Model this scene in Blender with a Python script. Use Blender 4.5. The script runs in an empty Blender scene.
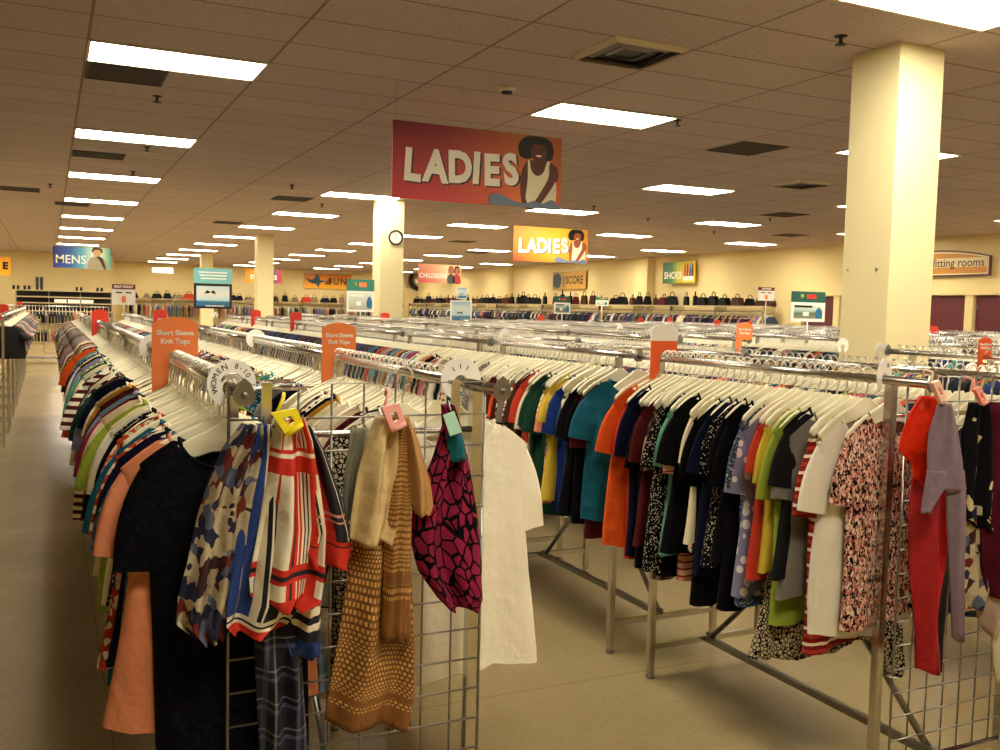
import bpy, bmesh, math, random
import numpy as np
from mathutils import Vector, Matrix
PI = math.pi
S = bpy.context.scene
COL = S.collection
rnd = random.Random(11)

# ------------------------------------------------------------------ camera
FPX, CX, CY = 947.17, 500., 375.
PITCH, YAW, ROLL = math.radians(3.903), math.radians(25.529), math.radians(1.3543)
CAMZ = 1.6
CEIL = 3.37
Fv = Vector((math.sin(YAW)*math.cos(PITCH), math.cos(YAW)*math.cos(PITCH), -math.sin(PITCH)))
R0 = Vector((math.cos(YAW), -math.sin(YAW), 0)); U0 = R0.cross(Fv)
Rv = R0*math.cos(ROLL)+U0*math.sin(ROLL); Uv = Rv.cross(Fv)
cam_d = bpy.data.cameras.new('camera'); cam = bpy.data.objects.new('camera', cam_d); COL.objects.link(cam)
M = Matrix((Rv, Uv, -Fv)).transposed().to_4x4(); M.translation = Vector((0, 0, CAMZ))
cam.matrix_world = M
cam_d.sensor_width = 36; cam_d.lens = 36*FPX/1000; cam_d.clip_start = .05; cam_d.clip_end = 200
S.camera = cam

def at(px, py, X=None, Y=None, Z=None):
    d = Fv+Rv*((px-CX)/FPX)-Uv*((py-CY)/FPX)
    if X is not None: t = X/d.x
    elif Y is not None: t = Y/d.y
    else: t = (Z-CAMZ)/d.z
    return Vector((d.x*t, d.y*t, CAMZ+d.z*t))

# ------------------------------------------------------------------ colours and materials
def s2l(c): return c/12.92 if c <= .04045 else ((c+.055)/1.055)**2.4
def rgb(h):
    if isinstance(h, tuple): return tuple(h[:3])+(1,)
    h = h.lstrip('#'); return tuple(s2l(int(h[i:i+2], 16)/255) for i in (0, 2, 4))+(1,)

def newmat(name):
    m = bpy.data.materials.new(name); m.use_nodes = True
    nt = m.node_tree; b = nt.nodes['Principled BSDF']
    return m, nt, b
def N(nt, t, **k):
    n = nt.nodes.new(t)
    for a, v in k.items():
        if hasattr(n, a): setattr(n, a, v)
    return n
def bump(nt, b, scale, dist, strength=.5, coord='Object', detail=3):
    tc = N(nt, 'ShaderNodeTexCoord'); no = N(nt, 'ShaderNodeTexNoise'); no.inputs['Scale'].default_value = scale; no.inputs['Detail'].default_value = detail
    bu = N(nt, 'ShaderNodeBump'); bu.inputs['Distance'].default_value = dist; bu.inputs['Strength'].default_value = strength
    nt.links.new(tc.outputs[coord], no.inputs['Vector']); nt.links.new(no.outputs['Fac'], bu.inputs['Height']); nt.links.new(bu.outputs['Normal'], b.inputs['Normal'])
def plain(name, col, rough=.6, metal=0., bs=None, emit=None, es=1., trans=0.):
    m, nt, b = newmat(name)
    b.inputs['Base Color'].default_value = rgb(col); b.inputs['Roughness'].default_value = rough; b.inputs['Metallic'].default_value = metal
    if bs: bump(nt, b, *bs)
    if emit:
        b.inputs['Emission Color'].default_value = rgb(emit); b.inputs['Emission Strength'].default_value = es
    if trans: b.inputs['Transmission Weight'].default_value = trans
    return m
def ramp(nt, stops, const=True):
    r = N(nt, 'ShaderNodeValToRGB'); cr = r.color_ramp; cr.interpolation = 'CONSTANT' if const else 'LINEAR'
    while len(cr.elements) > 1: cr.elements.remove(cr.elements[-1])
    cr.elements[0].position = stops[0][0]; cr.elements[0].color = rgb(stops[0][1])
    for p, c in stops[1:]:
        e = cr.elements.new(p); e.color = rgb(c)
    return r
def axis_val(nt, coord, ax, scale, off=0., wob=0.):
    tc = N(nt, 'ShaderNodeTexCoord'); sp = N(nt, 'ShaderNodeSeparateXYZ'); nt.links.new(tc.outputs[coord], sp.inputs[0])
    src = sp.outputs['XYZ'.index(ax)]
    ma = N(nt, 'ShaderNodeMath', operation='MULTIPLY_ADD'); nt.links.new(src, ma.inputs[0]); ma.inputs[1].default_value = scale; ma.inputs[2].default_value = off+100
    out = ma.outputs[0]
    if wob:
        no = N(nt, 'ShaderNodeTexNoise'); no.inputs['Scale'].default_value = 25; nt.links.new(tc.outputs[coord], no.inputs['Vector'])
        m2 = N(nt, 'ShaderNodeMath', operation='MULTIPLY_ADD'); nt.links.new(no.outputs['Fac'], m2.inputs[0]); m2.inputs[1].default_value = wob; nt.links.new(out, m2.inputs[2]); out = m2.outputs[0]
    fr = N(nt, 'ShaderNodeMath', operation='FRACT'); nt.links.new(out, fr.inputs[0])
    return fr.outputs[0]
def mixc(nt, a, b, fac, mode='MIX'):
    mx = N(nt, 'ShaderNodeMix', data_type='RGBA', blend_type=mode)
    for s, v in ((0, fac), (6, a), (7, b)):
        if hasattr(v, 'is_output') or hasattr(v, 'links'): nt.links.new(v, mx.inputs[s])
        else: mx.inputs[s].default_value = v if s == 0 else rgb(v)
    return mx.outputs[2]
def objcol(nt):
    return N(nt, 'ShaderNodeObjectInfo').outputs['Color']
FB = (11, .03, .55)
def fabric(name, col=None, rough=.85):
    m, nt, b = newmat(name); b.inputs['Roughness'].default_value = rough; b.inputs['Specular IOR Level'].default_value = .12
    if col: b.inputs['Base Color'].default_value = rgb(col)
    else: nt.links.new(objcol(nt), b.inputs['Base Color'])
    bump(nt, b, *FB); return m
def stripes(name, ax, scale, stops, coord='Object', use_obj=None, wob=0.):
    """repeating bands woven in the cloth; use_obj = width of the bands in the garment's own colour"""
    m, nt, b = newmat(name); b.inputs['Roughness'].default_value = .85; b.inputs['Specular IOR Level'].default_value = .12
    v = axis_val(nt, coord, ax, scale, wob=wob); r = ramp(nt, stops); nt.links.new(v, r.inputs[0]); out = r.outputs[0]
    if use_obj is not None:
        th = N(nt, 'ShaderNodeMath', operation='GREATER_THAN'); nt.links.new(v, th.inputs[0]); th.inputs[1].default_value = use_obj
        out = mixc(nt, objcol(nt), r.outputs[0], th.outputs[0])
    nt.links.new(out, b.inputs['Base Color']); bump(nt, b, *FB); return m
def blotch(name, scale, stops, coord='Object', use_obj=False, feature='F1', rand=True, squash=None, dist=0.):
    m, nt, b = newmat(name); b.inputs['Roughness'].default_value = .85; b.inputs['Specular IOR Level'].default_value = .12
    tc = N(nt, 'ShaderNodeTexCoord'); vec = tc.outputs[coord]
    if squash:
        mp = N(nt, 'ShaderNodeMapping'); mp.inputs['Scale'].default_value = squash; nt.links.new(vec, mp.inputs['Vector']); vec = mp.outputs[0]
    if dist:
        no = N(nt, 'ShaderNodeTexNoise'); no.inputs['Scale'].default_value = scale*.7; nt.links.new(vec, no.inputs['Vector'])
        mx = N(nt, 'ShaderNodeMix', data_type='VECTOR'); mx.inputs[0].default_value = dist; nt.links.new(vec, mx.inputs[4]); nt.links.new(no.outputs['Color'], mx.inputs[5]); vec = mx.outputs[1]
    vo = N(nt, 'ShaderNodeTexVoronoi', feature=feature); vo.inputs['Scale'].default_value = scale; nt.links.new(vec, vo.inputs['Vector'])
    r = ramp(nt, stops)
    if feature == 'F1' and rand: 
        sp = N(nt, 'ShaderNodeSeparateColor'); nt.links.new(vo.outputs['Color'], sp.inputs[0]); nt.links.new(sp.outputs[0], r.inputs[0])
    else: nt.links.new(vo.outputs['Distance'], r.inputs[0])
    out = r.outputs[0]
    if use_obj:
        th = N(nt, 'ShaderNodeMath', operation='GREATER_THAN'); nt.links.new(vo.outputs['Distance'], th.inputs[0]); th.inputs[1].default_value = use_obj
        out = mixc(nt, r.outputs[0], objcol(nt), th.outputs[0])
    nt.links.new(out, b.inputs['Base Color']); bump(nt, b, *FB); return m
def plaid(name, base, bands, scale, coord='Object'):
    m, nt, b = newmat(name); b.inputs['Roughness'].default_value = .85
    r1 = ramp(nt, bands); nt.links.new(axis_val(nt, coord, 'X', scale), r1.inputs[0])
    r2 = ramp(nt, bands); nt.links.new(axis_val(nt, coord, 'Z' if coord == 'Object' else 'Y', scale*(1 if coord == 'Object' else 2.2)), r2.inputs[0])
    nt.links.new(mixc(nt, r1.outputs[0], r2.outputs[0], .5), b.inputs['Base Color']); bump(nt, b, *FB); return m
def gradient(name, ax, stops, coord='Generated', rough=.45, ax2=None, stops2=None, rotz=None):
    m, nt, b = newmat(name); b.inputs['Roughness'].default_value = rough
    tc = N(nt, 'ShaderNodeTexCoord'); sp = N(nt, 'ShaderNodeSeparateXYZ'); nt.links.new(tc.outputs[coord], sp.inputs[0])
    r = ramp(nt, stops, False); nt.links.new(sp.outputs['XYZ'.index(ax)], r.inputs[0]); out = r.outputs[0]
    if ax2:
        r2 = ramp(nt, stops2, False); nt.links.new(sp.outputs['XYZ'.index(ax2)], r2.inputs[0]); out = mixc(nt, out, r2.outputs[0], .5)
    nt.links.new(out, b.inputs['Base Color']); return m

hookm = plain('bright_hook_wire', '#e6e2d6', .3, 1.)
chrome = plain('chrome', '#c9c6bd', .22, 1.)
dull = plain('brushed_steel', '#8f8c86', .38, 1.)
wire = plain('zinc_wire', '#9d9a92', .3, 1.)
plastic = plain('cream_plastic', '#e9e2c4', .45)
clear_white = plain('white_plastic', '#f4f2e8', .35)
orange = plain('orange_card', '#ee5f1e', .5)
orange_pale = plain('pale_orange_card', '#fa8a48', .5)
redcard = plain('red_card', '#d23314', .5)
white_ink = plain('white_print', '#f7f3e6', .5)
black_ink = plain('black_print', '#15120f', .5)
dark = plain('dark_plastic', '#1c1a18', .5)
FAB = fabric('garment_cloth')
MATS = {
 'plain': FAB,
 'stripe': stripes('striped_cloth', 'Z', 26, [(0, '#e8dcc0'), (.5, '#e8dcc0')], use_obj=None),
 'peach_stripe': stripes('peach_red_stripe', 'Z', 38, [(0, '#e0a98a'), (.72, '#9e2c1c')]),
 'maroon_stripe': stripes('maroon_white_stripe', 'Z', 22, [(0, '#7e1c1a'), (.3, '#a83a2c'), (.55, '#7e1c1a'), (.8, '#e8d8bc')], wob=.15),
 'bw_stripe': stripes('white_striped_cloth', 'Z', 30, [(0, '#e9e2cc'), (.55, '#e9e2cc')], use_obj=.5),
 'zigzag': blotch('pink_black_zigzag_knit', 175, [(0, '#120a0c'), (.36, '#d89384'), (.58, '#f0d8c2'), (.86, '#a85a50')], squash=(1, 1, .6), dist=.02),
 'floral': blotch('floral_print', 60, [(0, '#e6d9b8'), (.5, '#e6d9b8'), (.7, '#8a3b2c'), (.85, '#35405a')], use_obj=.55),
 'dots': blotch('white_ring_print', 26, [(0, '#d9d8d8'), (1, '#d9d8d8')], use_obj=.38),
 'speck': blotch('speckled_print', 130, [(0, '#cfc8b4'), (1, '#cfc8b4')], use_obj=.3),
 'brown_floral': blotch('brown_leaf_print', 55, [(0, '#4a3426'), (.3, '#7b6048'), (.55, '#a98d6c'), (.8, '#2a1d18')]),
 'plaidblue': plaid('slate_blue_plaid', '', [(0, '#2e4458'), (.4, '#54708a'), (.7, '#1c2838'), (.85, '#7c93a4')], 14),
 'leopard': blotch('black_leopard_print', 85, [(0, '#0f0d0c'), (.06, '#0f0d0c'), (.12, '#b9ab8a')], feature='DISTANCE_TO_EDGE'),
 'weave': blotch('navy_dotted_weave', 110, [(0, '#050509'), (.6, '#07080f'), (.85, '#0b0d1e')]),
}

# ------------------------------------------------------------------ mesh helpers
class MB:
    def __init__(s): s.v = []; s.f = []; s.uv = []; s.sm = []
    def add(s, vs, fs, sm=False):
        o = len(s.v); s.v += [tuple(v) for v in vs]; s.f += [tuple(i+o for i in f) for f in fs]; s.sm += [sm]*len(fs); return s
    def box(s, a, b):
        x0, y0, z0 = a; x1, y1, z1 = b
        return s.add([(x0,y0,z0),(x1,y0,z0),(x1,y1,z0),(x0,y1,z0),(x0,y0,z1),(x1,y0,z1),(x1,y1,z1),(x0,y1,z1)],
              [(0,3,2,1),(4,5,6,7),(0,1,5,4),(1,2,6,5),(2,3,7,6),(3,0,4,7)])
    def tube(s, pts, r, n=8, close=False, cap=True):
        pts = [Vector(p) for p in pts]; rings = []; L = len(pts)
        rr = r if isinstance(r, (list, tuple)) else [r]*L
        up = None
        for i, p in enumerate(pts):
            a = pts[i-1] if (i or close) else p; c = pts[(i+1) % L] if (i < L-1 or close) else p
            t = (c-a).normalized()
            if up is None:
                up = Vector((0, 0, 1)) if abs(t.z) < .9 else Vector((0, 1, 0))
            u = t.cross(up).normalized(); w = u.cross(t).normalized(); up = w
            rings.append([p+(u*math.cos(2*PI*k/n)+w*math.sin(2*PI*k/n))*rr[i] for k in range(n)])
        vs = [q for rg in rings for q in rg]; fs = []
        for i in range(L-1+(1 if close else 0)):
            j = (i+1) % L
            for k in range(n): fs.append((i*n+k, i*n+(k+1) % n, j*n+(k+1) % n, j*n+k))
        if cap and not close: fs += [tuple(range(n))[::-1], tuple(range((L-1)*n, L*n))]
        return s.add(vs, fs, True)
    def prism(s, poly, y0, y1, plane='XZ'):
        n = len(poly)
        def P(a, b, c): return (a, c, b) if plane == 'XZ' else ((a, b, c) if plane == 'XY' else (c, a, b))
        vs = [P(a, b, y0) for a, b in poly]+[P(a, b, y1) for a, b in poly]
        return s.add(vs, [tuple(range(n)), tuple(range(n, 2*n))[::-1]]+[(i, n+i, n+(i+1) % n, (i+1) % n) for i in range(n)])
    def lathe(s, prof, c=(0, 0, 0), n=20, ax='Z'):
        vs = []; fs = []
        for r, h in prof:
            for k in range(n):
                a = 2*PI*k/n; x, y = r*math.cos(a), r*math.sin(a)
                vs.append((c[0]+x, c[1]+y, c[2]+h) if ax == 'Z' else (c[0]+x, c[1]+h, c[2]+y))
        for i in range(len(prof)-1):
            for k in range(n): fs.append((i*n+k, i*n+(k+1) % n, (i+1)*n+(k+1) % n, (i+1)*n+k))
        return s.add(vs, fs, True)
    def mesh(s, name, mat=None, recalc=True):
        me = bpy.data.meshes.new(name); me.from_pydata(s.v, [], s.f)
        me.polygons.foreach_set('use_smooth', s.sm)
        if recalc:
            bm = bmesh.new(); bm.from_mesh(me); bmesh.ops.recalc_face_normals(bm, faces=bm.faces); bm.to_mesh(me); bm.free()
        if mat: me.materials.append(mat)
        me.update(); return me
    def build(s, name, mat, parent=None, loc=None, recalc=True):
        return ob(name, s.mesh(name, mat, recalc), parent, loc)

def ob(name, me, parent=None, loc=None):
    o = bpy.data.objects.new(name, me); COL.objects.link(o)
    if parent: o.parent = parent
    if loc is not None: o.location = loc
    return o
def tag(o, label=None, cat=None, group=None, kind=None):
    if label: o['label'] = label
    if cat: o['category'] = cat
    if group: o['group'] = group
    if kind: o['kind'] = kind
    return o
def thing(name, loc, label, cat, group=None, rz=0.):
    o = bpy.data.objects.new(name, None); COL.objects.link(o); o.location = loc; o.rotation_euler = (0, 0, rz); o.empty_display_size = .1
    return tag(o, label, cat, group)
def copy_tree(o, parent=None, data=None):
    c = o.copy(); COL.objects.link(c)
    if parent: c.parent = parent
    for ch in o.children: copy_tree(ch, c)
    return c
def struct(name, mb, mat): return tag(mb.build(name, mat), kind='structure')
def text_mesh(name, body, size, mat, parent, loc, rot=(PI/2, 0, 0), ext=.002, off=0., shear=0., align='CENTER', sx=1., space=1.):
    c = bpy.data.curves.new(name, 'FONT'); c.body = body; c.size = size; c.extrude = ext; c.offset = off; c.shear = shear; c.align_x = align; c.align_y = 'CENTER'; c.space_character = space; c.resolution_u = 3
    t = bpy.data.objects.new('tmp', c); COL.objects.link(t)
    dg = bpy.context.evaluated_depsgraph_get(); dg.update()
    me = bpy.data.meshes.new_from_object(t.evaluated_get(dg)); bpy.data.objects.remove(t); bpy.data.curves.remove(c)
    me.name = name; me.materials.clear(); me.materials.append(mat)
    o = ob(name, me, parent, loc); o.rotation_euler = rot; o.scale = (sx, 1, 1); return o
def smooth_poly(p, k=4, close=True):
    out = []; n = len(p)
    for i in range(n):
        p0, p1, p2, p3 = p[i-1], p[i], p[(i+1) % n], p[(i+2) % n]
        for j in range(k):
            t = j/k
            out.append(tuple(.5*((2*b)+(-a+c)*t+(2*a-5*b+4*c-d)*t*t+(-a+3*b-3*c+d)*t**3) for a, b, c, d in zip(p0, p1, p2, p3)))
    return out

# ------------------------------------------------------------------ room shell
XL, XR, YN, YF = -9., 17.2, -4., 46.3
def mat_floor():
    m, nt, b = newmat('polished_tan_floor')
    tc = N(nt, 'ShaderNodeTexCoord')
    n1 = N(nt, 'ShaderNodeTexNoise'); n1.inputs['Scale'].default_value = 1.3; n1.inputs['Detail'].default_value = 3; n1.inputs['Roughness'].default_value = .65
    n2 = N(nt, 'ShaderNodeTexNoise'); n2.inputs['Scale'].default_value = 45; n2.inputs['Detail'].default_value = 4
    nt.links.new(tc.outputs['Object'], n1.inputs['Vector']); nt.links.new(tc.outputs['Object'], n2.inputs['Vector'])
    r1 = ramp(nt, [(.2, '#95835a'), (.5, '#9f8d65'), (.8, '#a9976f')], False); nt.links.new(n1.outputs['Fac'], r1.inputs[0])
    r2 = ramp(nt, [(.3, '#8d7a50'), (.5, '#ffffff')], False); nt.links.new(n2.outputs['Fac'], r2.inputs[0])
    c = mixc(nt, r1.outputs[0], r2.outputs[0], .16, 'MULTIPLY')
    # saw-cut joints
    br = N(nt, 'ShaderNodeTexBrick', offset=0.); br.inputs['Scale'].default_value = 1; br.inputs['Brick Width'].default_value = 3.66; br.inputs['Row Height'].default_value = 3.66; br.inputs['Mortar Size'].default_value = .004; br.inputs['Mortar Smooth'].default_value = .1
    mp = N(nt, 'ShaderNodeMapping'); mp.inputs['Location'].default_value = (-.2, .2, 0); nt.links.new(tc.outputs['Object'], mp.inputs[0]); nt.links.new(mp.outputs[0], br.inputs['Vector'])
    c = mixc(nt, c, '#8d7b4e', br.outputs['Fac'])
    nt.links.new(c, b.inputs['Base Color'])
    b.inputs['Roughness'].default_value = .27
    return m
def mat_ceiling():
    m, nt, b = newmat('acoustic_ceiling_tile'); b.inputs['Roughness'].default_value = .9
    tc = N(nt, 'ShaderNodeTexCoord'); mp = N(nt, 'ShaderNodeMapping')
    mp.inputs['Location'].default_value = (1.22*20-.259, .61*20-3.478, 0)
    nt.links.new(tc.outputs['Object'], mp.inputs[0])
    br = N(nt, 'ShaderNodeTexBrick', offset=0.); br.inputs['Scale'].default_value = 1; br.inputs['Brick Width'].default_value = 1.22; br.inputs['Row Height'].default_value = .61; br.inputs['Mortar Size'].default_value = .012; br.inputs['Mortar Smooth'].default_value = .35
    br.inputs['Color1'].default_value = rgb('#c6b6b0'); br.inputs['Color2'].default_value = rgb('#beaea8'); br.inputs['Mortar'].default_value = rgb('#8e7a6a')
    nt.links.new(mp.outputs[0], br.inputs['Vector'])
    no = N(nt, 'ShaderNodeTexNoise'); no.inputs['Scale'].default_value = 60; no.inputs['Detail'].default_value = 5; nt.links.new(tc.outputs['Object'], no.inputs['Vector'])
    r = ramp(nt, [(.35, '#a89a8a'), (.6, '#ffffff')], False); nt.links.new(no.outputs['Fac'], r.inputs[0])
    nt.links.new(mixc(nt, br.outputs['Color'], r.outputs[0], .35, 'MULTIPLY'), b.inputs['Base Color'])
    bu = N(nt, 'ShaderNodeBump'); bu.inputs['Distance'].default_value = .006; bu.inputs['Strength'].default_value = .5; nt.links.new(no.outputs['Fac'], bu.inputs['Height']); nt.links.new(bu.outputs[0], b.inputs['Normal'])
    return m
wallm = plain('cream_wall_paint', '#dfcb92', .8, bs=(60, .002, .2))
struct('floor', MB().box((XL, YN, -.1), (XR, YF, 0)), mat_floor())
struct('ceiling', MB().box((XL, YN, CEIL), (XR, YF, CEIL+.1)), mat_ceiling())
struct('wall_back', MB().box((2.3, YF, 0), (XR, YF+.15, CEIL)), wallm)
struct('wall_left_back', MB().box((XL, 39.7, 0), (2.3, YF+.15, CEIL)), wallm)
struct('wall_right', MB().box((XR, YN, 0), (XR+.15, YF+.15, CEIL)), wallm)
struct('wall_left', MB().box((XL-.15, YN, 0), (XL, YF, CEIL)), wallm)
struct('wall_front', MB().box((XL, YN-.15, 0), (XR, YN, CEIL)), wallm)
struct('trim_1', MB().box((17.0, 35.0, 0), (17.2, 35.4, CEIL)), wallm)
struct('trim_2', MB().box((16.95, 24.95, 0), (17.2, 25.6, CEIL)), wallm)
struct('baseboard_right', MB().box((17.18, YN, 0), (17.2, YF, .1)), plain('brown_baseboard', '#4b3a2a', .6))
struct('baseboard_back', MB().box((2.3, YF-.02, 0), (XR, YF, .1)), bpy.data.materials['brown_baseboard'])
# square columns
colm = plain('cream_column_paint', '#e8dcaa', .6, bs=(50, .002, .2))
cols = [((4.92, 4.49), 'thick square cream column rising just behind the near right racks', 3),
        ((4.90, 14.9), 'square cream column with a round clock on it', 2),
        ((4.77, 24.3), 'square cream column further back between the mustache poster and the sports fun banner', 1),
        ((4.95, 35.3), 'farthest cream column, behind the mustache poster', 0)]
for (x, y), lab, k in cols:
    t = thing('column', (x+.2, y+.2, 0), lab, 'column', 'square columns in a line')
    MB().box((-.2, -.2, 0), (.2, .2, CEIL)).build('shaft', colm, t)
    MB().box((-.212, -.212, 0), (.212, .212, .12)).build('base_trim', bpy.data.materials['brown_baseboard'], t)
    if k == 3:
        for z, y2 in ((1.93, -.1), (1.93, .15)):
            MB().lathe([(.0, 0), (.009, 0), (.009, .006), (0, .006)], (0, 0, 0), 8, 'Y').build('screw', dull, t, (-.203, y2, z)).rotation_euler = (0, 0, PI/2)
# clock
c = at(396, 237.5, Y=14.88)
t = thing('wall_clock', (c.x, 14.9, c.z), 'round wall clock with a black rim on the face of the middle column', 'clock')
MB().lathe([(.095, 0), (.105, -.02), (.125, -.02), (.125, 0)], ax='Y', n=28).build('rim', black_ink, t)
MB().lathe([(0, -.008), (.1, -.008)], ax='Y', n=28).build('dial', white_ink, t)
MB().box((-.004, -.014, 0), (.004, -.010, .06)).build('minute_hand', black_ink, t)
MB().box((-.004, -.014, -.035), (.004, -.010, 0)).build('hour_hand', black_ink, t)

# ------------------------------------------------------------------ ceiling fittings
lamp = plain('lit_diffuser', '#fff3d8', .5, emit=(1., .90, .72), es=15.)
frame_m = plain('white_fixture_frame', '#cfc3a6', .5)
LX0, LY0, LP = .869, 3.783, 3.66
li = None
def ordn(n):
    return '%d%s' % (n, 'th' if 10 <= n % 100 <= 20 else {1: 'st', 2: 'nd', 3: 'rd'}.get(n % 10, 'th'))
for i in range(-2, 5):
    for j in range(-1, 12):
        x, y = LX0+LP*i, LY0+LP*j
        if x < 2.3 and y > 39.2: continue
        if y > YF-.4: continue
        if i <= -1 and j <= 2: continue   # no lit panels near the aisle's front end
        if li is None:
            t = thing('ceiling_light', (x, y, CEIL), '', 'ceiling light', 'fluorescent panels in the ceiling')
            fr = MB().box((-.61, -.305, -.012), (-.59, .305, 0)).box((.59, -.305, -.012), (.61, .305, 0)).box((-.59, -.305, -.012), (.59, -.28, 0)).box((-.59, .28, -.012), (.59, .305, 0))
            fr.build('frame', frame_m, t); MB().box((-.59, -.28, -.008), (.59, .28, -.001)).build('diffuser', lamp, t); li = t
        else: t = copy_tree(li); t.location = (x, y, CEIL)
        where = {-2: 'farthest left line of lights', -1: 'line of lights left of the aisle', 0: 'line of lights over the first row', 1: 'line of lights beside the columns', 2: 'second line right of the columns', 3: 'third line right of the columns', 4: 'line of lights nearest the fitting rooms'}[i]
        t['label'] = 'lit ceiling panel, %s back in the %s' % (ordn(j+2), where)
# air vent with four-way louvres
def vent(name, x, y, lab, s=.58):
    t = thing(name, (x, y, CEIL), lab, 'air vent')
    for k, (a, b) in enumerate(((.5, .44), (.36, .31), (.22, .17))):
        a *= s; b *= s; m = MB()
        for sx, sy in ((1, 0), (-1, 0), (0, 1), (0, -1)):
            if sx: vs = [(sx*a, -a, -.002), (sx*a, a, -.002), (sx*b, b, -.03+.008*k), (sx*b, -b, -.03+.008*k)]
            else: vs = [(-a, sy*a, -.002), (a, sy*a, -.002), (b, sy*b, -.03+.008*k), (-b, sy*b, -.03+.008*k)]
            m.add(vs+[(v[0], v[1], v[2]+.003) for v in vs], [(0,1,2,3), (7,6,5,4), (0,4,5,1), (1,5,6,2), (2,6,7,3), (3,7,4,0)])
        m.build('louvre', dull if k else frame_m, t)
    MB().box((-.46*s, -.46*s, -.004), (.46*s, .46*s, -.001)).build('duct_opening', dark, t)
    return t
vent('air_vent', 3.58, 5.58, 'square louvred air vent in the ceiling near the large column')
vent('air_vent', 9.05, 9.8, 'square louvred air vent beyond the plain dark ceiling panel')
panelm = plain('dark_grille', '#3c332e', .7)
def dpanel(x0, y0, x1, y1, lab):
    t = thing('ceiling_grille', ((x0+x1)/2, (y0+y1)/2, CEIL), lab, 'ceiling grille', 'dark return grilles in the ceiling')
    w, d = (x1-x0)/2, (y1-y0)/2
    m = MB()
    k = int(d*2/.03)
    for i in range(k): m.box((-w+.02, -d+.02+i*(2*d-.04)/k, -.006), (w-.02, -d+.02+(i+.6)*(2*d-.04)/k, -.003))
    m.build('slats', panelm, t); MB().box((-w+.02, -d+.02, -.003), (w-.02, d-.02, -.001)).build('backing', dark, t)
    m = MB().box((-w, -d, -.01), (-w+.02, d, 0)).box((w-.02, -d, -.01), (w, d, 0)).box((-w+.02, -d, -.01), (w-.02, -d+.02, 0)).box((-w+.02, d-.02, -.01), (w-.02, d, 0))
    m.build('rim', panelm, t)
dpanel(.27, 7.76, .85, 8.36, 'dark grille right behind the nearest light over the left rack')
dpanel(6.39, 7.76, 6.98, 8.38, 'dark square grille left of the large column')
dpanel(.27, 12.4, .86, 12.9, 'dark grille between the second and third lights over the left rack')
for px, py, lab in ((20, 189, 'small dark grille at the far left of the ceiling'), (292, 198.5, 'dark grille in front of the light left of the big ladies banner'),
                    (228, 222.5, 'dark grille left of the fourth row of lights'), (785, 214.5, 'dark grille left of the upper part of the large column'), (790, 235, 'farther dark grille beside the large column'),
                    (478, 252.5, 'far dark grille above the children banner'), (462, 241.5, 'dark grille between the clock column and the small ladies banner'), (72, 204, 'dark grille by the fourth light over the left rack')):
    p = at(px, py, Z=CEIL); dpanel(p.x-.29, p.y-.29, p.x+.29, p.y+.29, lab)
spk = None
for px, py, lab in ((157, 98, 'nearest on the left side, below the big left light'), (147, 148.5, 'under the second light over the left rack'), (133, 173.5, 'beside the third light over the left rack'),
                    (841, 38, 'closest to the large column'), (677, 122, 'right of the light above the ladies banner'), (50, 186, 'left of the lights over the left rack'), (292, 187, 'left of the big ladies banner'),
                    (322, 206, 'in the middle left of the ceiling'), (594, 208, 'right below the big ladies banner'), (648, 220, 'between the banners and the large column'), (714, 233, 'left of the large column far back'), (770, 220, 'in the right half beside the dark grilles')):
    p = at(px, py-2, Z=CEIL)
    if spk is None:
        t = thing('fire_sprinkler', p, '', 'sprinkler', 'fire sprinklers in the ceiling')
        MB().lathe([(0, 0), (.04, 0), (.04, -.006), (.012, -.012), (.012, -.05), (0, -.05)], n=14).build('stem', dark, t)
        MB().lathe([(0, -.05), (.035, -.052), (.035, -.056), (0, -.056)], n=14).build('deflector', dark, t); spk = t
    else: t = copy_tree(spk); t.location = p
    t['label'] = 'small dark ceiling sprinkler, the one '+lab
p = at(507, 87, Z=CEIL)
t = thing('smoke_detector', p, 'round smoke detector on the ceiling above the ladies banner', 'smoke detector')
MB().lathe([(.075, 0), (.075, -.02), (.06, -.035), (0, -.038)], n=24).build('housing', frame_m, t)
MB().lathe([(.045, -.036), (.04, -.055), (0, -.056)], n=20).build('sensor', dark, t)

# ------------------------------------------------------------------ hangers and garments (shared meshes)
RZ = 1.41     # rail height
def hanger_meshes():
    H = MB()      # hook, origin at the rail centre
    pts = [(.0, 0, -.09), (0, 0, -.062), (.006, 0, -.046)]
    for k in range(11):
        a = -PI*.42+k*PI*1.28/10
        pts.append((.0265*math.cos(a)+.001, 0, -.0055+.0265*math.sin(a)))
    H.tube(pts, .0030, 5)
    B = MB()
    top = [(0, -.078), (.014, -.080), (.022, -.090), (.05, -.105), (.1, -.128), (.15, -.156), (.186, -.186), (.192, -.20)]
    bot = [(.184, -.212), (.15, -.190), (.1, -.165), (.05, -.150), (0, -.146)]
    poly = top+bot; poly = poly+[(-x, z) for x, z in reversed(poly) if x > 0]
    B.prism(poly, -.006, .006)
    # raised rims of the moulded arms
    for sx in (1, -1):
        B.tube([(sx*x, 0, z-.002) for x, z in top[1:]], .0065, 6)
        B.tube([(sx*x, 0, z+.002) for x, z in bot[:-1]]+[(0, 0, -.146)], .006, 6)
    return H.mesh('hook', hookm), B.mesh('hanger', plastic)
HOOK, HBODY = hanger_meshes()
hproto = ob('garment_hanger', HBODY); hk = ob('hook', HOOK, hproto)
hproto_used = [False]
def hanger(x, y, z, rz, label, group):
    if hproto_used[0]: o = copy_tree(hproto)
    else: o = hproto; hproto_used[0] = True
    o.location = (x, y, z); o.rotation_euler = (0, rz*.6, rz)
    if label is not None: tag(o, label, 'hanger', group)
    return o

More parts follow.
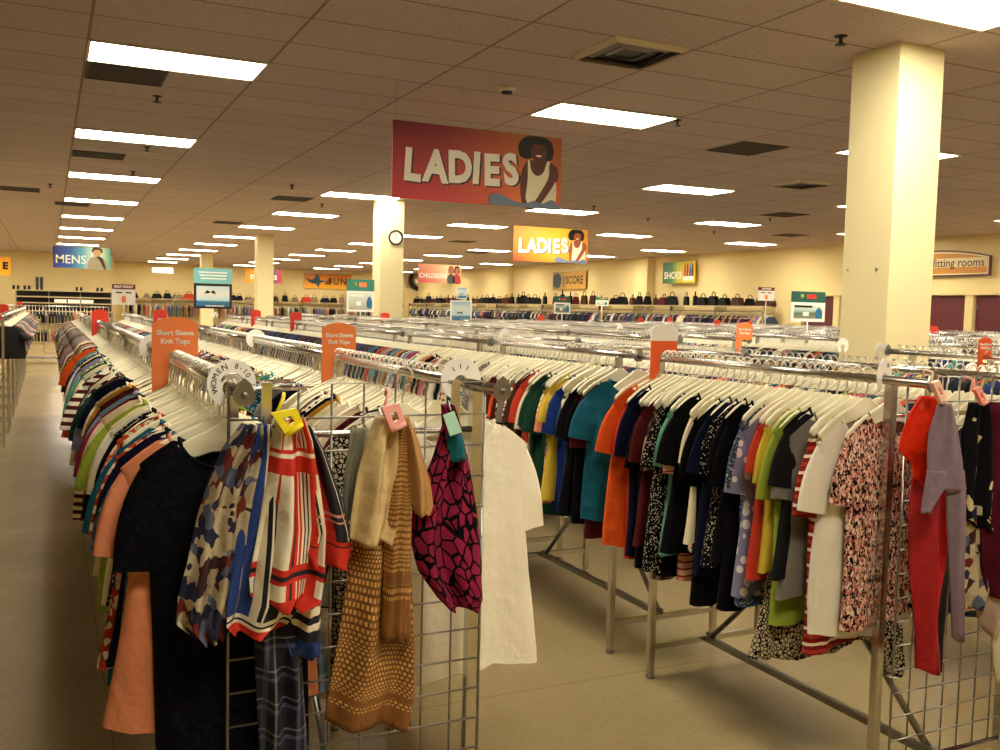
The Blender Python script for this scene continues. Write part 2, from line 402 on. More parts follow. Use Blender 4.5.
def tee_parts(hs=.218, hem=.70, bw=.225, sl=.2, a0=50, a1=82, fold=.012, seed=1, th=.022, sleeve=True, flare=0., neck=.112, ndep=.075):
    """closed cloth shells: torso, sleeves, neck band; origin at the rail, hanging down -Z, front faces -Y"""
    rr = random.Random(seed); ph = [rr.uniform(0, 6.28) for _ in range(6)]
    n = 32; L = 12; m = MB(); vs = []
    sh0 = -.122
    def shoulder(x, front):
        ax = abs(x)
        if ax < neck:
            d = ndep if front else .025
            return sh0-d*math.sqrt(max(0, 1-(ax/neck)**2))
        return sh0-(ax-neck)*.56-((ax-neck)**2)*1.4
    for k in range(L+1):
        s = k/L
        w = hs if s == 0 else (hs*(1-.10*min(1, s/.15)) if s < .3 else hs*.9+(bw+flare*s-hs*.9)*(s-.3)/.7)
        w = max(w, hs*.88)
        for i in range(n):
            a = 2*PI*i/n; cx_, sy = math.cos(a), math.sin(a)
            x = w*(abs(cx_)**.75)*(1 if cx_ > 0 else -1)
            front = sy < 0
            zs = shoulder(x, front); z = zs*(1-s)-hem*s - (.012*math.sin(3*x/w+ph[0])*s)
            t = (.015+(th-.008)*min(1, s*3))*abs(sy)**.5
            f = fold*s*(math.sin(x*38+ph[1])+.6*math.sin(x*71+ph[2]+s*2))+.004*math.sin(x*90+s*14+ph[5])*(1-s)*s*4*.5
            vs.append((x+.012*s*math.sin(ph[3]+s*3), (-t if front else t)*(1 if abs(sy) > 1e-6 else 0)+f, z))
    fs = []
    for k in range(L):
        for i in range(n): fs.append((k*n+i, k*n+(i+1) % n, (k+1)*n+(i+1) % n, (k+1)*n+i))
    m.add(vs, fs, True); torso = m.mesh('torso', FAB)
    sleeves = []
    if sleeve:
        for sx in (1, -1):
            m = MB(); vs = []; K = 8; n2 = 14
            tipx, tipz = hs-.012, shoulder(hs-.012, False)-.001
            x, z = tipx, tipz
            for k in range(K+1):
                s = k/K; al = math.radians(a0+(a1-a0)*min(1, s*1.4))
                hw = .098-.016*s if sl < .35 else .095-.045*s
                nx, nz = -math.sin(al), -math.cos(al)
                cx2, cz2 = x+nx*hw, z+nz*hw
                for i in range(n2):
                    a = 2*PI*i/n2
                    e = (.008+.014*min(1, s*2))
                    o_ = hw*math.cos(a); yy = e*math.sin(a)+.006*s*math.sin(o_*60+ph[4])
                    vs.append((sx*(cx2-nx*o_), yy, cz2-nz*o_))
                x += math.cos(al)*sl/K; z -= math.sin(al)*sl/K
            fs = [(k*n2+i, k*n2+(i+1) % n2, (k+1)*n2+(i+1) % n2, (k+1)*n2+i) for k in range(K) for i in range(n2)]
            m.add(vs, fs, True); sleeves.append(m.mesh('sleeve', FAB))
    # neck band
    m = MB(); pts = []
    for i in range(22):
        a = 2*PI*i/22; x = neck*math.cos(a)*1.0; fr = math.sin(a) < 0
        pts.append((x*1.01, .0155*(1 if math.sin(a) > 0 else -1)*abs(math.sin(a))**.5, shoulder(x*.999, fr)+.001))
    m.tube(pts, .0045, 5, close=True); band = m.mesh('neckband', FAB)
    m = MB().box((-.02, .0, sh0-.065), (.02, .003, sh0-.028)); lab = m.mesh('neck_label', white_ink)
    return torso, sleeves, band, lab
VAR = {}
def variant(key, **k): VAR[key] = tee_parts(**k)
variant('a', seed=1); variant('b', hem=.66, seed=2, a0=54, a1=84, sl=.19); variant('c', hem=.77, seed=3, sl=.22, a0=46, a1=80, bw=.23)
variant('d', hem=.70, seed=4, sl=.16, a0=52, a1=76, fold=.012); variant('e', hem=.80, seed=5, sl=.23, a0=55, a1=84, bw=.21, fold=.014)
variant('tank', hem=.68, seed=6, hs=.15, sleeve=False, bw=.2, neck=.09, ndep=.12); variant('tank2', hem=.86, seed=7, hs=.16, sleeve=False, bw=.21, flare=.04, fold=.014)
variant('long', hem=.72, seed=8, sl=.52, a0=45, a1=84); variant('dress', hem=1.02, seed=9, sl=.25, a0=58, a1=86, bw=.155, hs=.195, fold=.012, flare=.0)
variant('boxy', hem=.80, seed=10, sl=.25, a0=60, a1=84, bw=.265, hs=.215, th=.035)
variant('peach', hem=.775, seed=12, sl=.21, a0=54, a1=82, bw=.245, hs=.215, th=.03)
NAMES = {'tank': ('tank_top', 'sleeveless top'), 'tank2': ('tank_top', 'long sleeveless top'), 'long': ('long_sleeve_shirt', 'long-sleeved shirt'), 'dress': ('dress', 'long dress'), 'e': ('tunic', 'tunic')}
protos = {}
def garment(key, matk, color, x, y, z, rz, label, group, sx=1., roty=0., name=None, sz=1.):
    pk = (key, matk)
    nm, word = NAMES.get(key, ('t_shirt', 'short-sleeved top'))
    nm = name or nm
    if pk not in protos:
        to, sl, bd, lb = VAR[key]; mt = MATS[matk]
        r = thing(nm, (0, 0, 0), label, word.split()[-1] if word.split()[-1] != 'top' else 'top')
        def mk(n_, me):
            o = ob(n_, me, r)
            if mt is not FAB and n_ != 'neck_label':
                o.material_slots[0].link = 'OBJECT'; o.material_slots[0].material = mt
            return o
        mk('torso', to)
        for s in sl: mk('sleeve', s)
        mk('neckband', bd); mk('neck_label', lb)
        protos[pk] = r
    else: r = copy_tree(protos[pk])
    r.name = nm
    r.location = (x, y, z+.017); r.rotation_euler = (0, roty, rz); r.scale = (sx, 1, sz)
    c = rgb(color)
    for ch in r.children:
        if ch.name.split('.')[0] != 'neck_label': ch.color = c
    tag(r, label, None, group)
    return r

# palette: colour name -> colour, weights
PAL = {'black': '#060508', 'navy': '#0b1028', 'cream': '#ded3ae', 'white': '#ece6d2', 'teal': '#17586b', 'mint': '#5f9c84', 'peach': '#d98a62', 'coral red': '#b83a26', 'maroon': '#4e1416', 'magenta': '#96284c',
       'lime': '#94a63a', 'yellow': '#cdb03c', 'mustard': '#a97c22', 'orange': '#d8551d', 'light blue': '#6f93a8', 'slate blue': '#34475e', 'royal blue': '#1c3577', 'purple': '#40284f', 'lavender': '#7d7d9c',
       'grey': '#77736a', 'brown': '#43291d', 'olive': '#55572e', 'dark green': '#17392a', 'pink': '#bd6a70', 'taupe': '#84725a', 'charcoal': '#17171b', 'aqua': '#3d8a8c'}
PN = list(PAL)
def pick(kind='mix'):
    if kind == 'dark': return rnd.choice(['black', 'black', 'navy', 'navy', 'charcoal', 'slate blue', 'brown', 'purple', 'maroon', 'royal blue', 'olive'])
    if kind == 'light': return rnd.choice(['cream', 'white', 'peach', 'taupe', 'lavender', 'grey', 'pink', 'cream', 'brown', 'black', 'light blue'])
    return rnd.choice(PN+['black', 'navy', 'cream', 'white', 'black', 'cream', 'maroon', 'teal'])
VK = ['a', 'b', 'c', 'd', 'e', 'a', 'b', 'c', 'tank', 'a']
MK = ['plain']*9+['bw_stripe', 'floral', 'speck']
PATW = {'bw_stripe': 'white-striped ', 'floral': 'flower-printed ', 'speck': 'speckled ', 'plain': '', 'dots': 'ring-printed ', 'plaidblue': 'plaid ', 'maroon_stripe': 'white-striped ', 'peach_stripe': 'red-striped ', 'zigzag': 'black-flecked zigzag ', 'brown_floral': 'leaf-printed ', 'leopard': 'leopard-printed ', 'weave': 'dotted '}

# ------------------------------------------------------------------ racks
XA, XA2, XC, XC2 = .37, .97, 2.38, 2.98
def rack_proto():
    t = thing('garment_rack', (0, 0, 0), '', 'clothes rack')
    for sx in (-.3, .3):
        r = MB().tube([(sx, -.15, RZ), (sx, 1.40, RZ)], .0145, 10).build('rail', chrome, t)
        for yy in (0, 1.24):
            po = MB().box((sx-.0135, yy-.0135, .02), (sx+.0135, yy+.0135, RZ-.012)).build('post', chrome, t)
            MB().lathe([(0, 0), (.017, 0), (.02, .012), (.012, .024), (0, .024)], (sx, yy, 0), 10).build('foot', dull, po)
        for yy, s in ((-.15, -1), (1.40, 1)):
            m = MB(); y0, y1 = (yy-.006, yy) if s < 0 else (yy, yy+.006)
            pl = [(.023*math.cos(a), .023*math.sin(a)-.002) for a in [PI*(-1.15+k*1.3/12) for k in range(13)]]+[(.012, .026), (0, .036), (-.012, .026)]
            m.prism([(sx+a, RZ+b) for a, b in pl], y0, y1); m.lathe([(.0, y0-.003), (.008, y0-.003), (.008, y1+.003), (0, y1+.003)], (sx, 0, RZ), 8, 'Y')
            m.build('end_cap', dull, r)
    for yy in (0, 1.24):
        MB().box((-.2865, yy-.012, .13), (.2865, yy+.012, .155)).build('crossbar', chrome, t)
        MB().tube([(-.3, yy, 1.30), (.3, yy, 1.30)], .008, 8).build('upper_crossbar', chrome, t)
    MB().box((-.0125, .012, .13), (.0125, 1.228, .155)).build('base_beam', dull, t)
    for yy, s in ((0, 1), (1.24, -1)):
        br = MB().tube([(0, yy+s*.03, .15), (0, yy+s*.52, .62)], .012, 8).build('brace', dull, t)
        MB().lathe([(0, -.02), (.011, -.02), (.011, .02), (0, .02)], (0, yy+s*.03, .165), 8, 'Y').build('bolt', dull, br)
    MB().box((-.012, .5, .6), (.012, .74, .63)).build('brace_plate', dull, t)
    return t
rproto = rack_proto(); rfirst = [True]
# far racks: rails and end frames only
def far_rack_proto():
    t = thing('garment_rack', (0, 0, 0), '', 'clothes rack')
    for sx in (-.3, .3): MB().tube([(sx, -.15, RZ), (sx, 1.40, RZ)], .015, 6).build('rail', chrome, t)
    for yy in (0, 1.24):
        MB().box((-.3135, yy-.0135, 0), (-.2865, yy+.0135, RZ)).box((.2865, yy-.0135, 0), (.3135, yy+.0135, RZ)).box((-.2865, yy-.012, .13), (.2865, yy+.012, .155)).build('end_frame', chrome, t)
    MB().box((-.0125, .012, .13), (.0125, 1.228, .155)).build('base_beam', dull, t)
    return t
fproto = far_rack_proto(); ffirst = [True]
ROWS = [ # centre x, dz, near y, number of racks, description
 (.67, 0, 2.17, 8, 'first row right of the open aisle'),
 (2.68, 0, 2.14, 8, 'second row right of the open aisle'),
 (4.38, .02, 2.3, 1, 'third row right of the open aisle'),
 (4.22, .02, 5.5, 7, 'third row right, beyond the column'),
 (6.3, .01, 2.6, 9, 'fourth row right of the open aisle'),
 (8.2, 0, 3.5, 8, 'fifth row right of the open aisle'),
 (10.1, .01, 5.0, 7, 'sixth row right of the open aisle'),
 (12.0, 0, 6.5, 7, 'seventh row right of the open aisle'),
 (13.9, .0, 8.0, 6, 'row nearest the fitting room doors'),
 (-.74, 0, 11.4, 7, 'row left of the open aisle'),
]
RNAMES = {0: ('first', 'second'), 1: ('third', 'fourth'), 2: ('fifth', 'sixth'), 3: ('fifth', 'sixth'), 4: ('seventh', 'eighth'), 5: ('ninth', 'tenth'), 6: ('eleventh', 'twelfth'), 7: ('thirteenth', 'fourteenth'), 8: ('fifteenth', 'sixteenth')}
slots = []   # (x, y, z, rowidx, side, idx)
for ri, (xc, dz, y0, nr, desc) in enumerate(ROWS):
    for k in range(nr):
        y = y0+1.57*k
        if y < 6.5 and ri < 6:
            t = rproto if rfirst[0] else copy_tree(rproto); rfirst[0] = False
        else:
            t = fproto if ffirst[0] else copy_tree(fproto); ffirst[0] = False
        t.location = (xc, y, dz)
        tag(t, 'double-rail chrome rack, %s back in the %s' % (ordn(k+1), desc), None, 'chrome racks standing in rows')

GCOL = {}
def gseq(s):
    out = []
    for w in s.split(','):
        w = w.strip().split('/'); out.append((w[0], w[1] if len(w) > 1 else 'plain', w[2] if len(w) > 2 else None))
    return out
GCOL[(0, 0)] = gseq('slate blue/plaidblue/c,slate blue/plaidblue/c,navy/plain/b,coral red/floral/b,white/plain/a,white/plain/b,teal/plain/c,teal/plain/c,orange/floral/d,yellow/plain/b,magenta/plain/c,black/plain/a,black/speck/b,white/plain/a,mint/plain/b,cream/plain/a,lime/plain/c,lime/plain/b,peach/plain/a,cream/plain/d,grey/plain/a,black/plain/b,magenta/plain/c,light blue/plain/a,navy/plain/b,yellow/plain/a,purple/plain/c,cream/plain/a,maroon/plain/b,black/plain/a,teal/plain/a,mustard/plain/b,white/plain/a,purple/plain/a,cream/floral,coral red,navy,lavender,yellow,dark green,peach,white,black,maroon,teal')
GCOL[(0, 1)] = gseq('cream,black/floral,coral red/plain/c,white,navy,mint,maroon,cream/speck,black,coral red,white,purple,cream,mustard,navy,pink,black/floral,maroon,white,dark green,coral red,cream,lavender,black,navy')
GCOL[(1, 0)] = gseq('white/plain/c,maroon/maroon_stripe/e,grey/plain/b,charcoal/plain/b,lime/plain/e,navy/leopard/tank2,yellow/plain/b,coral red/plain/d,lavender/dots/a,slate blue/speck/e,black/plain/e,black/plain/a,black/speck/a,navy/plain/c,black/plain/e,cream/plain/b,olive/floral/b,black/plain/a,peach/peach_stripe/e,mint/plain/a,black/plain/e,black/speck/c,brown/brown_floral/e,maroon/plain/b,black/plain/e,black/plain/c,navy/plain/e,coral red/plain/e,orange/plain/c,peach/plain/b,maroon/plain/a,navy/plain/e,black/speck/a,royal blue/plain/b,black/plain/a')
GCOL[('C2nd')] = gseq('maroon/plain/e,black/plain/c,black/plain/a,cream/plain/b,slate blue/plain/b,royal blue/plain/c,yellow/plain/d,peach/plain/a,lime/floral/b,dark green/plain/c,dark green/plain/a,taupe/plain/b,cream/speck/a,coral red,brown')
GCOL[(9, 1)] = gseq('black/plain/a,black/plain/b,black/plain/c,black/plain/a,black/plain/d,navy/plain/a,coral red/plain/b,coral red/plain/a,cream/floral/a,black/speck/b,olive/plain/a,cream/floral/a,taupe/plain/b,maroon/plain/a,navy/plain/b,navy/plain/a,slate blue/plain/a')
near_step = {(0, 0): .042, (0, 1): .044, (1, 0): .042}
COLBOX = (4.60, 5.66, 4.2, 5.2)
for ri, (xc, dz, y0, nr, desc) in enumerate(ROWS):
    for side in (0, 1):
        x = xc+(-.3 if side == 0 else .3); i = 0
        y = y0+.03; yend = y0+1.57*nr-.2
        if ri == 0: y = 2.27 if side == 0 else 2.42
        if ri == 1 and side == 0: y = 2.24
        second = 0
        while y < yend:
            d = math.hypot(x, y)
            if (ri, side) == (1, 0) and 3.44 < y < 3.70: y = 3.70
            if ri == 1 and side == 0 and y >= 3.70 and second == 0: second = 1
            if not (COLBOX[0] < x+.23 and x-.23 < COLBOX[1] and COLBOX[2] < y < COLBOX[3]):
                slots.append([x, y, RZ+dz, ri, side, i])
                i += 1
            st = near_step.get((ri, side), .044) if d < 9 else (.048 if d < 14 else .065)
            y += st*rnd.uniform(.75, 1.25)

# which are separate objects: the ones that show largest
def wgt(s):
    x, y, z, ri, side, i = s; d = math.hypot(x, y)
    w = 1.
    if ri == 1 and side == 1: w = 1.7
    if ri >= 2: w = 1.8
    if ri == 9: w = .85 if side else 1.3
    return d*w
order = sorted(range(len(slots)), key=lambda k: wgt(slots[k]))
NEAR = set(order[:285])
RAILW = {0: ('left rail', 'right rail')}
stuffG = []; stuffH = []
c2i = 0
for k, s in enumerate(slots):
    x, y, z, ri, side, i = s
    desc = ROWS[ri][4]; rail = ('left rail', 'right rail')[side]
    rz = rnd.gauss(0, .075 if ri == 1 else .055); ry = rnd.gauss(0, .03); lift = rnd.uniform(-.004, .006)
    if (math.hypot(x, y) < 7 or ri == 9) and ri in (0, 1, 9) and (ri, side) in GCOL and (y < 3.5 or ri in (0, 9)) and i < len(GCOL[(ri, side)]):
        cn, mk, vk = GCOL[(ri, side)][i]; vk = vk or rnd.choice(VK[:4])
    elif ri == 1 and side == 0 and y >= 3.5 and c2i < len(GCOL['C2nd']):
        cn, mk, vk = GCOL['C2nd'][c2i]; vk = vk or 'a'; c2i += 1
    else:
        kind = 'dark' if (ri == 1 and 7 < y < 12) or (ri == 9 and y < 11) else 'mix'
        cn = pick(kind); mk = rnd.choice(MK); vk = rnd.choice(VK)
    if k in NEAR:
        word = NAMES.get(vk, ('t_shirt', 'short-sleeved top'))[1]
        adj = PATW[mk]
        base = '%s %s%s' % (cn, adj, word)
        rn = RNAMES[ri][side]+' rail right' if ri < 9 else rail+' left'
        pos = '%s garment back on the %s' % (ordn(i+1), rn+' of the aisle' if ri != 3 else RNAMES[ri][side]+' rail beyond the column')
        garment(vk, mk, PAL[cn], x, y, z, rz, base+', '+pos, 'garments on the '+rn, sx=rnd.uniform(.93, 1.06), roty=ry, sz=.66 if ri == 9 else (rnd.uniform(1.02, 1.17) if ri == 1 else rnd.uniform(.93, 1.08)))
        hanger(x, y, z+.0145+lift*.2, rz, 'cream hanger of the '+pos, 'hangers on the '+rn)
    else:
        c = rgb(PAL[cn]); stuffG.append((x, y, z+.015, rz, c[:3], rnd.uniform(.62, .7) if ri == 9 else rnd.uniform(.85, 1.15), 0)); stuffH.append((x, y, z, rz))
    # extra empty looking hooks between garments

# special near garments
def special(key, mk, col, x, y, rz, label, sx=1., roty=0., name=None, hang=True, hl=None):
    g = garment(key, mk, col, x, y, RZ, rz, label, None, sx, roty, name)
    if 'group' in g: del g['group']
    if hang: hanger(x, y, RZ+.0145, rz, hl, None)
    return g
special('dress', 'weave', '#0a0b18', XA, 2.16, -.04, 'long black dress with wide sleeves at the very front of the left rail', sx=1.0, hl='broad white hanger holding the long black dress at the front left')
special('peach', 'plain', '#d98a62', XA-.015, 2.225, .03, 'peach long top with drooping sleeve right behind the black dress', sx=1.0, hl='cream hanger holding the peach top behind the black dress')
special('boxy', 'plain', '#efe8d0', XA2+.0, 2.30, .03, 'large white boxy t-shirt hanging at the front of the right rail beside the wire grid', sx=1.02, hl='white hanger holding the large white boxy t-shirt')
special('e', 'leopard', '#dcd8c0', XA2-.12, 2.38, -.02, 'pale tunic with dark marks seen through the left wire grid', sx=.95, hl='cream hanger holding the pale tunic behind the left wire grid')
special('e', 'zigzag', '#d08070', XC+.06, 2.19, .05, 'pink and black zigzag knit tunic at the front end of the right rack', sx=.93, hl='white hanger at the front end holding the zigzag knit tunic')

special('c', 'plain', '#17586b', XC, 3.585, -.3, 'teal t-shirt facing forward beside the post between the two right racks', hl='cream hanger of the forward-facing teal t-shirt')

# ---- stuff: the rest of garments and hangers, one object each
def stuff_garments(lst, name, label):
    # low garment template: lens torso + two sleeves
    tv = []; tf = []
    lv = [(-.12, .12, .010), (-.14, .17, .014), (-.2, .21, .02), (-.32, .185, .024), (-.68, .215, .024)]
    n = 8
    for z, w, t in lv:
        for i in range(n):
            a = 2*PI*i/n; tv.append((w*math.cos(a), t*math.sin(a), z))
    for k in range(len(lv)-1):
        for i in range(n): tf.append((k*n+i, k*n+(i+1) % n, (k+1)*n+(i+1) % n, (k+1)*n+i))
    for sx in (1, -1):
        o = len(tv)
        for x, z, w in ((.15, -.19, .05), (.21, -.25, .075), (.255, -.39, .07)):
            for dx, dy in ((-w, 0), (0, -.02), (w*.55, 0), (0, .02)): tv.append((sx*(x+dx), dy, z-(-dx)*.5))
        for k in range(2):
            for i in range(4): tf.append((o+k*4+i, o+k*4+(i+1) % 4, o+(k+1)*4+(i+1) % 4, o+(k+1)*4+i))
    T = np.array(tv); Fa = np.array(tf); nv = len(T); V = []; FF = []; C = []
    for q, (x, y, z, rz, c, ls, ori) in enumerate(lst):
        P = T.copy(); P[:, 2] = np.where(P[:, 2] < -.3, P[:, 2]*ls, P[:, 2])
        a = rz+ori; ca, sa = math.cos(a), math.sin(a)
        X = P[:, 0]*ca-P[:, 1]*sa+x; Y = P[:, 0]*sa+P[:, 1]*ca+y
        V.append(np.stack([X, Y, P[:, 2]+z], 1)); FF.append(Fa+q*nv); C.append(np.tile(np.array(list(c)+[1.]), (nv, 1)))
    bulk(name, np.concatenate(V), np.concatenate(FF), np.concatenate(C), stuff_mat, label, 'clothes')
def bulk(name, V, Fq, C, mat, label, cat):
    me = bpy.data.meshes.new(name); me.vertices.add(len(V)); me.vertices.foreach_set('co', V.ravel())
    me.loops.add(Fq.size); me.loops.foreach_set('vertex_index', Fq.ravel().astype(np.int32))
    me.polygons.add(len(Fq)); me.polygons.foreach_set('loop_start', np.arange(0, Fq.size, 4, dtype=np.int32)); me.polygons.foreach_set('loop_total', np.full(len(Fq), 4, dtype=np.int32))
    me.polygons.foreach_set('use_smooth', np.ones(len(Fq), bool))
    if C is not None:
        ca = me.color_attributes.new('Col', 'FLOAT_COLOR', 'POINT'); ca.data.foreach_set('color', C.ravel())
    me.materials.append(mat); me.update(); me.validate()
    tag(ob(name, me), label, cat, kind='stuff')
stuff_mat, nt, b = newmat('assorted_cloth'); b.inputs['Roughness'].default_value = .85
va = N(nt, 'ShaderNodeVertexColor'); va.layer_name = 'Col'; nt.links.new(va.outputs[0], b.inputs['Base Color'])
def stuff_hangers(lst, name, label, body):
    tv = []; tf = []
    if body:
        pl = [(0, -.078), (.02, -.085), (.09, -.122), (.2, -.2), (.19, -.215), (.09, -.16), (0, -.146)]
        for sx in (1, -1):
            for a in range(3):
                A = [pl[a], pl[a+1], pl[5-a] if a < 3 else pl[4], pl[6-a]]
                o = len(tv)
                for yy in (-.006, .006): tv += [(sx*p[0], yy, p[1]) for p in A]
                tf += [(o, o+1, o+2, o+3), (o+7, o+6, o+5, o+4), (o, o+4, o+5, o+1), (o+3, o+2, o+6, o+7)]
    else:
        pts = [(0, 0, -.085), (0, 0, -.045)]+[(.0265*math.cos(a), 0, -.0055+.0265*math.sin(a)) for a in [-PI*.3+k*PI*1.15/6 for k in range(7)]]
        r = .0034
        for p in pts: tv += [(p[0]-r, p[1], p[2]-r*.3), (p[0], p[1]-r, p[2]+r), (p[0]+r, p[1], p[2]-r*.3), (p[0], p[1]+r, p[2]-r*.8)]
        for k in range(len(pts)-1):
            for i in range(4): tf.append((k*4+i, k*4+(i+1) % 4, (k+1)*4+(i+1) % 4, (k+1)*4+i))
    T = np.array(tv); Fa = np.array(tf); nv = len(T); V = []; FF = []
    for q, (x, y, z, rz) in enumerate(lst):
        ca, sa = math.cos(rz), math.sin(rz)
        V.append(np.stack([T[:, 0]*ca-T[:, 1]*sa+x, T[:, 0]*sa+T[:, 1]*ca+y, T[:, 2]+z+.0145], 1)); FF.append(Fa+q*nv)
    bulk(name, np.concatenate(V), np.concatenate(FF), None, plastic if body else hookm, label, 'hangers')

# ------------------------------------------------------------------ wire grid panels at the rack ends
def grid_panel(x0, y, z0, label):
    t = thing('wire_grid_panel', (x0+.305, y, 0), label, 'wire grid panel', 'wire grid panels on the rack ends')
    m = MB()
    for i in range(1, 8): m.tube([(-.305+i*.0762, 0, z0), (-.305+i*.0762, 0, z0+1.22)], .0026, 6)
    m.build('upright_wires', wire, t)
    m = MB()
    for i in range(1, 16): m.tube([(-.305, -.005, z0+i*.0762), (.305, -.005, z0+i*.0762)], .0026, 6)
    m.build('level_wires', wire, t)
    MB().tube([(-.305, 0, z0), (-.305, 0, z0+1.22), (.305, 0, z0+1.22), (.305, 0, z0)], .0042, 6, close=True).build('border_wire', wire, t)
    for sx in (-.225, .225):
        MB().box((sx-.011, -.010, z0+1.10), (sx+.011, -.006, z0+1.225)).box((sx-.011, -.016, z0+1.215), (sx+.011, .012, z0+1.225)).build('bracket', chrome, t)
    for z in (z0+.28, z0+1.0):
        MB().tube([(-.31, .02, z), (-.31, -.008, z+.002), (-.296, -.01, z), (-.296, .02, z-.004)], .002, 5).build('cable_tie', clear_white, t)
    return t
grid_panel(.352, 2.10, .205, 'chrome wire grid panel hung with scarves on the front of the left racks')
grid_panel(2.372, 2.07, .205, 'chrome wire grid panel at the right edge, hung with red and mauve clothes')

# ------------------------------------------------------------------ draped scarves on the panels
def drape(name, rows, Y, mat, label, cat, nf=3, amp=.016, th=.006, seed=0, ns=26, group=None, sub=5, sharp=1.):
    """rows: (py, left px, right px) outline levels, turned into points on the plane Y"""
    rr = random.Random(seed); ph = rr.uniform(0, 6.28)
    pts = []
    for py, a, b_ in rows: pts.append((at(a, py, Y=Y), at(b_, py, Y=Y)))
    lv = []
    for i in range(len(pts)-1):
        for j in range(sub):
            t = j/sub; t2 = t*t*(3-2*t)*.5+t*.5; lv.append((pts[i][0].lerp(pts[i+1][0], t2), pts[i][1].lerp(pts[i+1][1], t2)))
    lv.append(pts[-1]); K = len(lv)
    c0 = (lv[0][0]+lv[0][1])/2
    vs = []; uvs = []
    for side in (0, 1):
        for k, (A, B) in enumerate(lv):
            v = k/(K-1); g = .45+.55*min(1, v*2.5)
            for i in range(ns+1):
                u = i/ns; p = A.lerp(B, u)
                w = math.sin(u*PI*2*nf+ph+.9*math.sin(v*4+ph)); w = math.copysign(abs(w)**sharp, w)
                yy = amp*g*w + amp*.4*math.sin(u*17+v*6+ph)
                round_ = -.020*math.sin(PI*u)
                zz = p.z+.004*math.sin(u*9+ph)*v
                vs.append((p.x-c0.x, yy+round_+side*(th+.012*math.sin(PI*u)), zz-c0.z)); uvs.append((u, 1-v))
    W = ns+1; off = K*W; fs = []
    for k in range(K-1):
        for i in range(ns):
            a = k*W+i; fs.append((a, a+1, a+W+1, a+W)); fs.append((off+a, off+a+W, off+a+W+1, off+a+1))
    for k in range(K-1):
        a = k*W; fs.append((a, a+W, off+a+W, off+a)); a += ns; fs.append((a, off+a, off+a+W, a+W))
    for i in range(ns):
        fs.append((i, off+i, off+i+1, i+1)); a = (K-1)*W+i; fs.append((a, a+1, off+a+1, off+a))
    me = bpy.data.meshes.new(name); me.from_pydata(vs, [], fs); me.polygons.foreach_set('use_smooth', [True]*len(fs))
    ul = me.uv_layers.new(name='UVMap')
    li_ = np.zeros(len(me.loops), dtype=np.int32); me.loops.foreach_get('vertex_index', li_)
    ul.data.foreach_set('uv', np.array(uvs)[li_].ravel())
    me.materials.append(mat); me.update()
    o = ob(name, me, None, (c0.x, Y, c0.z)); 
    if label: tag(o, label, cat, group)
    return o
YG = 2.035
grey_floral = blotch('grey_paisley_print', 34, [(0, '#b9ac8c'), (.28, '#5d6478'), (.45, '#6e2c24'), (.6, '#2b2d45'), (.74, '#a99a7c'), (.88, '#41282a')], dist=.04)
plaid_navy = plaid('navy_grey_plaid', '', [(0, '#080a16'), (.3, '#10142a'), (.55, '#5c6178'), (.68, '#0b0d1a'), (.84, '#8c8c98'), (.9, '#0b0d1a')], 14)
def uvband(name, ustops, vstops, rough=.7):
    m, nt, b = newmat(name); b.inputs['Roughness'].default_value = rough
    tc = N(nt, 'ShaderNodeTexCoord'); sp = N(nt, 'ShaderNodeSeparateXYZ'); nt.links.new(tc.outputs['UV'], sp.inputs[0])
    ru = ramp(nt, ustops); nt.links.new(sp.outputs[0], ru.inputs[0])
    rv = ramp(nt, [(p, c if c else '#000000') for p, c, _ in vstops]); nt.links.new(sp.outputs[1], rv.inputs[0])
    rm = ramp(nt, [(p, (w, w, w)) for p, c, w in vstops]); nt.links.new(sp.outputs[1], rm.inputs[0])
    nt.links.new(mixc(nt, ru.outputs[0], rv.outputs[0], rm.outputs[0]), b.inputs['Base Color']); bump(nt, b, *FB); return m
R_, W_, K_, B_ = '#c5280f', '#e4dcc0', '#0d0d1c', '#1b3a82'
scarf1 = uvband('navy_white_red_scarf', [(0, B_), (.20, '#23468e'), (.30, W_), (.38, K_), (.44, W_), (.47, K_), (.62, '#0d0d1c'), (.72, W_), (.8, K_)], [(0, R_, 1), (.16, W_, 1), (.19, K_, 1), (.205, W_, 1), (.23, K_, 0)])
scarf2 = uvband('red_white_black_scarf', [(0, W_), (.18, R_), (.22, W_), (.44, R_), (.5, K_), (.54, R_), (.6, W_), (.62, R_), (.66, W_), (.69, K_), (.71, W_), (.74, K_), (.76, W_), (.79, R_), (.92, W_)], [(0, R_, 1), (.2, K_, 0), (.33, R_, 1), (.35, K_, 1), (.37, R_, 1), (.39, K_, 0), (.62, W_, 0), (.7, R_, 1), (.76, W_, 1), (.775, R_, 1), (.79, W_, 0)])
scarf3 = uvband('red_navy_striped_scarf', [(0, R_), (.12, W_), (.16, K_), (.22, W_), (.26, K_), (.32, W_), (.36, R_), (.55, K_), (.86, W_), (.89, K_)], [(0, R_, 1), (.24, R_, 1), (.27, K_, 1), (.285, R_, 1), (.31, K_, 0), (.45, '#c98a78', 1), (.46, K_, 0), (.48, '#c98a78', 1), (.49, K_, 0)])
drape('scarf', [(600, 255, 300), (660, 256, 304), (710, 258, 306), (775, 262, 310)], YG+.03, plaid_navy, 'dark navy plaid scarf hanging lowest on the left wire grid', 'scarf', nf=2, seed=4)
drape('scarf', [(424, 243, 262), (450, 224, 264), (480, 211, 257), (520, 198, 248), (560, 189, 243), (600, 178, 238), (626, 176, 230), (641, 196, 222)], YG, grey_floral, 'grey and brown paisley scarf at the left edge of the left wire grid', 'scarf', nf=2.5, amp=.018, seed=1)
